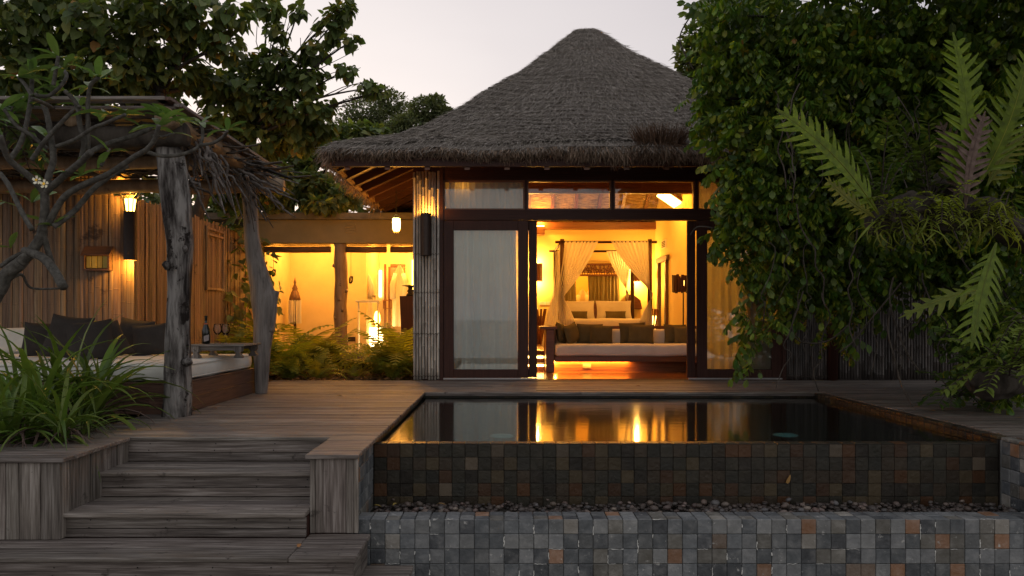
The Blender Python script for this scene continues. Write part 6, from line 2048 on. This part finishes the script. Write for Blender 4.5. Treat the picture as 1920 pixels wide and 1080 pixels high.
spray_shrub('drooping twigs with green leaves at the right frame edge', P(1925, 600, 6.4), 14, 43, .085, .5, up=(-.6, .3))
spray_shrub('upright leafy sprigs on top of the gnarled limb', P(1650, 395, 6.15), 14, 44, .10, .45, up=(.2, .9))
spray_shrub('thin leafy twigs left of the upright fern', P(1745, 385, 6.15), 12, 45, .085, .4, up=(.2, 1.0))
spray_shrub('low shrub in the dark corner where fence meets deck', P(1840, 690, 7.6), 16, 46, .10, .7, up=(-.3, .6))
spray_shrub('fine sprigs growing over the broken end of the limb', P(1680, 415, 5.85), 16, 51, .05, .22, mk='leaf_fern', up=(-.3, .3))
spray_shrub('fine sprigs in the middle of the limb', P(1770, 405, 5.85), 20, 52, .05, .25, mk='leaf_fern', up=(-.3, .35))
spray_shrub('fine sprigs on the limb near the right frame edge', P(1860, 410, 5.85), 20, 53, .05, .28, mk='leaf_fern', up=(-.3, .35))
# mossy dead stump lump at right
gl = thing('dead_stump', 'fibrous dead stump in the lower right shrubbery', 'stump', tuple(P(1850, 740, 6.6)))
gnarled('stump', [P(1815, 705, 6.7), P(1850, 722, 6.6), P(1890, 715, 6.7), P(1940, 700, 6.9)], [.05, .12, .13, .10], M['bark'], gl, 30, 20, .6, 50, 12)

# ================================================================== FERNS BEFORE THE BATHHOUSE
def frond_mesh(seed, L_, arch, mat=None):
    r = random.Random(seed); mb = MB()
    n = 19
    pts = []
    y = z = 0; ang = arch[0]
    for i in range(n + 1):
        pts.append(Vector((0, y, z)))
        ang = arch[0] + (arch[1] - arch[0]) * (i / n) ** 1.3
        y += math.cos(ang) * L_ / n; z += math.sin(ang) * L_ / n
    for i in range(3, n + 1):
        t = i / n
        tg = (pts[i] - pts[i - 1]).normalized(); up = Vector((1, 0, 0)).cross(tg)
        l = L_ * .21 * math.sin(PI * (t * .86 + .10)) ** .8
        for s_ in (-1, 1):
            d = (Vector((s_, 0, 0)) + tg * .35 + up * (-.25 + r.uniform(-.12, .12))).normalized() * l * r.uniform(.85, 1.1)
            w = tg * (L_ * .0165)
            q = len(mb.v); p = pts[i]
            mb.v += [tuple(p - w), tuple(p + w), tuple(p + d * .6 + w * .75), tuple(p + d * .6 - w * .75), tuple(p + d)]
            mb.f += [(q, q + 1, q + 2, q + 3), (q + 3, q + 2, q + 4)]
    mb.tube([tuple(p) for p in pts[::3]] + [tuple(pts[-1])], [.004] * 7 + [.001], 4)
    me = raw_mesh('frond', mb.v, mb.f, False)
    me.materials.append(M['leaf_fern'])
    return me
FR = [frond_mesh(i, 1.0, ((1.35, -.5), (1.2, -.9), (1.45, -.1), (1.0, -.8), (1.3, .3))[i % 5]) for i in range(10)]
def fern(lab, x, y, z, n, L_, seed, spread=(.0, .5), grp='sword ferns in the bed before the bathhouse'):
    r = random.Random(seed)
    t = thing('fern', lab, 'fern', (x, y, z), grp)
    for i in range(n):
        o = bpy.data.objects.new('frond', r.choice(FR))
        s_ = L_ * r.uniform(.65, 1.15)
        o.scale = (s_, s_, s_)
        o.location = (r.uniform(-.06, .06), r.uniform(-.06, .06), 0)
        o.rotation_euler = (r.uniform(-.35, .15), r.uniform(-.2, .2), r.uniform(0, 2 * PI))
        link(o, t)
    return t
fl_ = [('fern tucked between the two driftwood posts, behind the bottle', 395, 11.6, 22, .75), ('fern below the receding fence, right of the wine glasses', 428, 12.2, 22, .85),
       ('tall fern rising behind the second driftwood post', 462, 12.6, 24, 1.15), ('fern immediately right of the stub-bearing post', 530, 12.0, 26, .95),
       ('fern in front of the fringed stand', 556, 12.6, 20, .9), ('broad fern left of the log post', 588, 12.9, 20, .95), ('arching fern crossing the log post', 618, 13.0, 15, 1.0),
       ('low fern at the deck edge under the log post', 590, 11.5, 16, .5), ('tiny fern in front of the dark plinth gap', 665, 11.8, 9, .32), ('fern below the white-hot glowing box', 708, 12.3, 16, .6),
       ('tall fern against the lit robes', 728, 12.5, 20, .95), ('dense fern beside the bamboo corner panel', 755, 12.0, 28, .95), ('low fern at the deck edge near the villa corner', 735, 11.4, 18, .55),
       ('short fern at the deck edge beside the second post', 545, 11.4, 18, .55), ('dark fern low behind the daybed corner', 448, 11.2, 18, .6), ('thin fern climbing at the sconce corner of the fence', 232, 9.25, 8, .55)]
for i, (lab, px, Y, n, L_) in enumerate(fl_):
    zb = .4 if px == 232 else -.06
    fern(lab, (px - VX) * Y / F, Y, zb, int(n * 1.0), L_ * (1.25 if L_ > .7 else 1.1), 100 + i)
lt = MB(); r_ = random.Random(8)
for i in range(700):
    x, y = r_.uniform(-3.6, -1.4), r_.uniform(11.05, 12.8); a = r_.uniform(0, 6.3); s_ = r_.uniform(.03, .07)
    z = -.05 + r_.uniform(0, .05)
    lt.add([(x, y, z), (x + s_ * math.cos(a) - s_ * .3 * math.sin(a), y + s_ * math.sin(a) + s_ * .3 * math.cos(a), z + r_.uniform(0, .03)), (x + 1.7 * s_ * math.cos(a), y + 1.7 * s_ * math.sin(a), z + .01), (x + s_ * math.cos(a) + s_ * .3 * math.sin(a), y + s_ * math.sin(a) - s_ * .3 * math.cos(a), z)], [(0, 1, 2, 3)])
fm = gmat('litter', [(.10, .05, .02), (.2, .11, .045)], (9, 9, 9), rough=.8, bump=0, rand=.5, island=True)
tag(lt.build('leaf_litter', fm), kind='stuff')

# ================================================================== STRAP-LEAVED PLANTS IN THE PLANTER
STRAPS = [strap_mesh('strap_leaf', 1.0, .052, c, M['leaf_strap'], 9, .28) for c in ((1.45, -.3), (1.3, -.9), (1.5, .5), (1.2, -.5), (1.0, -1.1), (1.4, .1))]
DRY = [strap_mesh('dry_leaf', 1.0, .035, c, M['leaf_dead'], 8, .5) for c in ((.6, -1.3), (.9, -1.4), (.2, -.9))]
def strap_plant(lab, x, y, z, n, L_, seed, dry=13):
    r = random.Random(seed)
    t = thing('strap_leaved_plant', lab, 'plant', (x, y, z), 'strap-leaved plants in the planter')
    for i in range(n):
        o = bpy.data.objects.new('leaf', r.choice(STRAPS)); s_ = L_ * r.uniform(.6, 1.1)
        o.scale = (s_ * 1.0, s_, s_)
        o.location = (r.uniform(-.03, .03), r.uniform(-.03, .03), r.uniform(0, .06))
        o.rotation_euler = (r.uniform(-.5, .3), r.uniform(-.2, .2), r.uniform(0, 2 * PI)); link(o, t)
    for i in range(dry):
        o = bpy.data.objects.new('dry_leaf', r.choice(DRY)); s_ = L_ * r.uniform(.35, .8)
        o.scale = (s_, s_, s_); o.rotation_euler = (0, r.uniform(-.3, .3), r.uniform(0, 2 * PI)); o.location = (0, 0, r.uniform(0, .08))
        link(o, t)
for i, (lab, px, py, Y, n, L_, dz) in enumerate((
    ('strap-leaved plant at the left frame edge', 15, 800, 5.45, 26, .62, 0), ('tall strap-leaved plant second from the left edge', 70, 790, 5.75, 30, .72, 0),
    ('strap-leaved plant nearest the planter cap, mid planter', 110, 815, 5.5, 26, .5, 0), ('strap-leaved plant arching in front of the slumped pillow', 160, 775, 6.3, 34, .78, 0),
    ('small bright strap-leaved plant at the right of the planter', 112, 800, 5.42, 24, .42, .04), ('strap-leaved plant hanging over the mattress corner', 185, 770, 6.5, 26, .6, .12),
    ('strap-leaved plant behind the others at the far left', 20, 740, 6.3, 26, .8, 0), ('strap-leaved plant deep in the middle of the planter', 95, 760, 6.4, 26, .75, 0), ('leafy strap clump at the foot of the left planter', 45, 825, 5.42, 20, .45, 0),
    ('low strap-leaved clump at the deck corner of the planter', 150, 805, 5.75, 22, .42, 0))):
    strap_plant(lab, (px - VX) * Y / F, Y, -.055 + dz, n, L_ * 1.5, 300 + i)
dg = MB(); r_ = random.Random(18)
for i in range(420):
    x, y = r_.uniform(-5.0, -3.36), r_.uniform(5.4, 6.9); a = r_.uniform(0, 6.3); s_ = r_.uniform(.06, .16); z = -.05 + r_.uniform(0, .05)
    dg.tube([(x, y, z), (x + s_ * .5 * math.cos(a), y + s_ * .5 * math.sin(a), z + r_.uniform(0, .05)), (x + s_ * math.cos(a + .3), y + s_ * math.sin(a + .3), z)], [.004, .005, .002], 3)
tag(dg.build('dry_litter', fm), kind='stuff')

# ================================================================== FRANGIPANI
FG = thing('frangipani_tree', 'bare-limbed frangipani with a few leaves and two white flowers in the left foreground', 'tree', (-3.55, 5.45, -.06))
YT = 4.85
limbs = [  # pixel polylines with radii in pixels
    ([(-90, 800), (-60, 700), (-40, 620), (-12, 560), (0, 540), (12, 516), (40, 492)], 24, 19),
    ([(40, 492), (60, 470), (78, 440), (84, 400), (84, 362)], 17, 12),
    ([(84, 362), (60, 335), (35, 315), (18, 300), (8, 280), (0, 255)], 10, 8),
    ([(18, 300), (38, 270), (50, 230), (58, 180), (60, 140)], 8, 6),
    ([(84, 362), (92, 330), (100, 300), (96, 260), (88, 215), (80, 195)], 11, 7),
    ([(84, 362), (120, 330), (150, 305), (170, 285)], 10, 9),
    ([(170, 285), (200, 270), (250, 255), (290, 238), (310, 225)], 8, 6),
    ([(150, 305), (158, 270), (150, 235), (145, 200), (132, 180), (120, 170)], 8, 6),
    ([(165, 280), (165, 230), (165, 190), (170, 160), (185, 145)], 7, 5),
    ([(10, 530), (40, 515), (60, 540), (125, 540)], 5, 3),
    ([(46, 470), (78, 482), (100, 505), (119, 538)], 12, 13),
    ([(82, 440), (90, 470), (100, 500)], 9, 8),
    ([(0, 500), (30, 480), (60, 470)], 6, 8),
    ([(90, 420), (120, 370), (160, 345), (205, 325), (250, 295), (275, 280), (290, 262), (298, 235)], 10, 6),
    ([(100, 425), (140, 395), (180, 350), (240, 310)], 9, 7),
    ([(275, 285), (310, 293), (350, 287), (375, 272), (380, 250), (378, 230)], 6, 4.5),
    ([(375, 272), (400, 268), (420, 255), (426, 246)], 5, 4),
    ([(285, 255), (305, 257), (325, 250)], 5, 4),
    ([(0, 325), (15, 345), (30, 375), (45, 405), (60, 430)], 7, 7),
    ([(60, 300), (80, 270), (110, 235), (140, 205), (150, 200)], 7, 5),
    ([(65, 178), (90, 180), (115, 160), (125, 140), (110, 125)], 6, 5),
    ([(105, 275), (140, 262), (175, 240), (195, 232), (235, 215)], 6, 5),
    ([(8, 205), (30, 235), (60, 255), (90, 280)], 5, 6),
    ([(60, 180), (48, 160), (35, 145)], 6, 5), ([(95, 200), (75, 190), (60, 185)], 6, 5), ([(190, 310), (200, 290), (205, 280)], 5, 4), ([(100, 160), (105, 130), (110, 105)], 6, 5),
]
tm = MB()
for li, (pl, ra, rb_) in enumerate(limbs):
    n = len(pl)
    dY = 0 if li < 2 else .28 * math.sin(li * 2.3)
    pts = [P(x, y, YT + dY * (i / max(1, n - 1))) for i, (x, y) in enumerate(pl)]
    pp, rr = smooth_path(pts, [(ra + (rb_ - ra) * i / (n - 1)) * YT / F * .64 for i in range(n)], 7 * n)
    tm.tube(pp, rr, 9, rough=.05)
tm.build('trunk', M['plum_bark'], FG, True)
def broad_leaf(seed):
    r = random.Random(seed); mb = MB(); n = 9
    k = r.uniform(.15, .45)
    for i in range(n + 1):
        t = i / n
        w = .155 * math.sin(PI * min(1, t * .93 + .035)) ** .75 * (.75 + .4 * t)
        z = -k * t * t
        for (s_, q) in ((-1, 1), (-.5, .5), (0, 0), (.5, .5), (1, 1)):
            mb.v.append((s_ * w, t, z + q * w * .35 + .01 * math.sin(i * 2 + s_)))
    for i in range(n):
        for j in range(4):
            a = i * 5 + j
            mb.f.append((a, a + 1, a + 6, a + 5))
    me = raw_mesh('leaf', mb.v, mb.f, True)
    me.materials.append(M['leaf_frangi'])
    return me
BL_ = [broad_leaf(i) for i in range(6)]
r_ = random.Random(33)
tips = [(60, 142, 7), (82, 190, 4), (110, 108, 6), (120, 130, 7), (185, 148, 6), (235, 213, 5), (205, 215, 5), (298, 238, 7), (312, 224, 8), (378, 232, 4), (426, 246, 4), (325, 250, 3), (0, 205, 5), (35, 145, 6),
        (152, 330, 4), (205, 285, 3), (100, 425, 5), (60, 380, 4), (10, 380, 4), (20, 465, 2), (170, 165, 4), (340, 232, 5), (150, 200, 4), (90, 260, 2)]
for (px, py, n) in tips:
    c = P(px, py, YT + r_.uniform(-.1, .15))
    a0 = r_.uniform(0, 6)
    for i in range(n):
        o = bpy.data.objects.new('leaf', r_.choice(BL_)); s_ = r_.uniform(.11, .21)
        o.location = c - FG.location; o.scale = (s_, s_, s_)
        o.rotation_euler = (r_.uniform(-.1, 1.0), r_.uniform(-.4, .4), a0 + i * 2.4 + r_.uniform(-.3, .3)); link(o, FG)
for (px, py, lab) in ((70, 338, 'flower half turned to the left'), (84, 345, 'open flower facing the camera')):
    c = P(px, py, YT - .12)
    fo = bpy.data.objects.new('flower', None); fo.location = c - FG.location; link(fo, FG); fo['label'] = lab
    for k in range(5):
        a = k / 5 * 2 * PI + .3
        d = Vector((math.cos(a), -.25, math.sin(a))); s2 = Vector((-math.sin(a), .05, math.cos(a)))
        mb = MB()
        base = len(mb.v)
        R_ = .028
        mb.v += [tuple(c + d * .004), tuple(c + d * R_ * .6 + s2 * .011), tuple(c + d * R_ + s2 * .006 + Vector((0, -.003, 0))), tuple(c + d * R_ - s2 * .008), tuple(c + d * R_ * .6 - s2 * .007)]
        mb.f.append((0, 1, 2, 3, 4))
        mb.build('petal', M['petal'], fo)
    put(MB().lathe((0, 0, 0), [(.004, 0), (.009, .006), (.001, .007)], 10), tuple(c + Vector((0, -.006, 0))), (PI / 2, 0, 0)).build('flower_centre', M['petal_mid'], fo)

# glossy shrub at the far left edge behind the frangipani
spray_shrub('bright glossy shrub at the left edge under the pergola roof', P(10, 235, 6.2), 14, 47, .13, .35, mk='leaf_frangi', up=(-.3, .6))

# ================================================================== FALLEN LEAVES
FLM = strap_mesh('fallen_leaf', .07, .03, (.2, -.3), M['fallen'], 4, .2, .1)
spots = [((406, 766), 'on the deck boards before the daybed'), ((1270, 700), 'on the deck strip left of the right door'), ((1150, 722), 'on the deck strip before the open doors'), ((560, 1026), 'on the landing board by the pillar'),
         ((1475, 905), 'stuck on the wet wall, right half'), ((700, 948), 'on the pebbles beside the wing wall'), ((745, 944), 'on the pebbles near the left end'), ((1390, 722), 'on the deck by the right door track'), ((1455, 718), 'on the deck below the door corner'), ((1200, 724), 'on the deck strip above the brightest reflection'), ((820, 945), 'on the pebbles left of centre'), ((640, 742), 'on the warm-lit deck boards')]
for i, ((px, py), lab) in enumerate(spots):
    if 'wet wall' in lab: Y, z = PY0 - .015, EYE + (VY - py) * PY0 / F
    elif 'pebbles' in lab: z = -.475; Y = (z - EYE) * F / (VY - py)
    elif 'landing' in lab: z = -.522; Y = (z - EYE) * F / (VY - py)
    else: z = .006; Y = (z - EYE) * F / (VY - py)
    o = bpy.data.objects.new('fallen_leaf', FLM)
    o.location = ((px - VX) * Y / F, Y, z); o.rotation_euler = (PI / 2 if 'wet wall' in lab else 0, 0 if 'wet wall' not in lab else .4, rnd.uniform(0, 6) if 'wet wall' not in lab else 0)
    link(o); tag(o, 'small yellow fallen leaf ' + lab, 'leaf', 'fallen leaves')

r_ = random.Random(91)
for i in range(16):
    o = bpy.data.objects.new('fallen_leaf', FLM)
    o.location = (r_.uniform(3.95, 6.5), r_.uniform(6.5, 10.6), .006); s_ = r_.uniform(.5, .9)
    o.scale = (s_, s_, s_); o.rotation_euler = (0, 0, r_.uniform(0, 6)); link(o)
    tag(o, 'tiny dry leaf scattered on the dark deck right of the pool', 'leaf', 'tiny leaves on the dark right-hand deck')
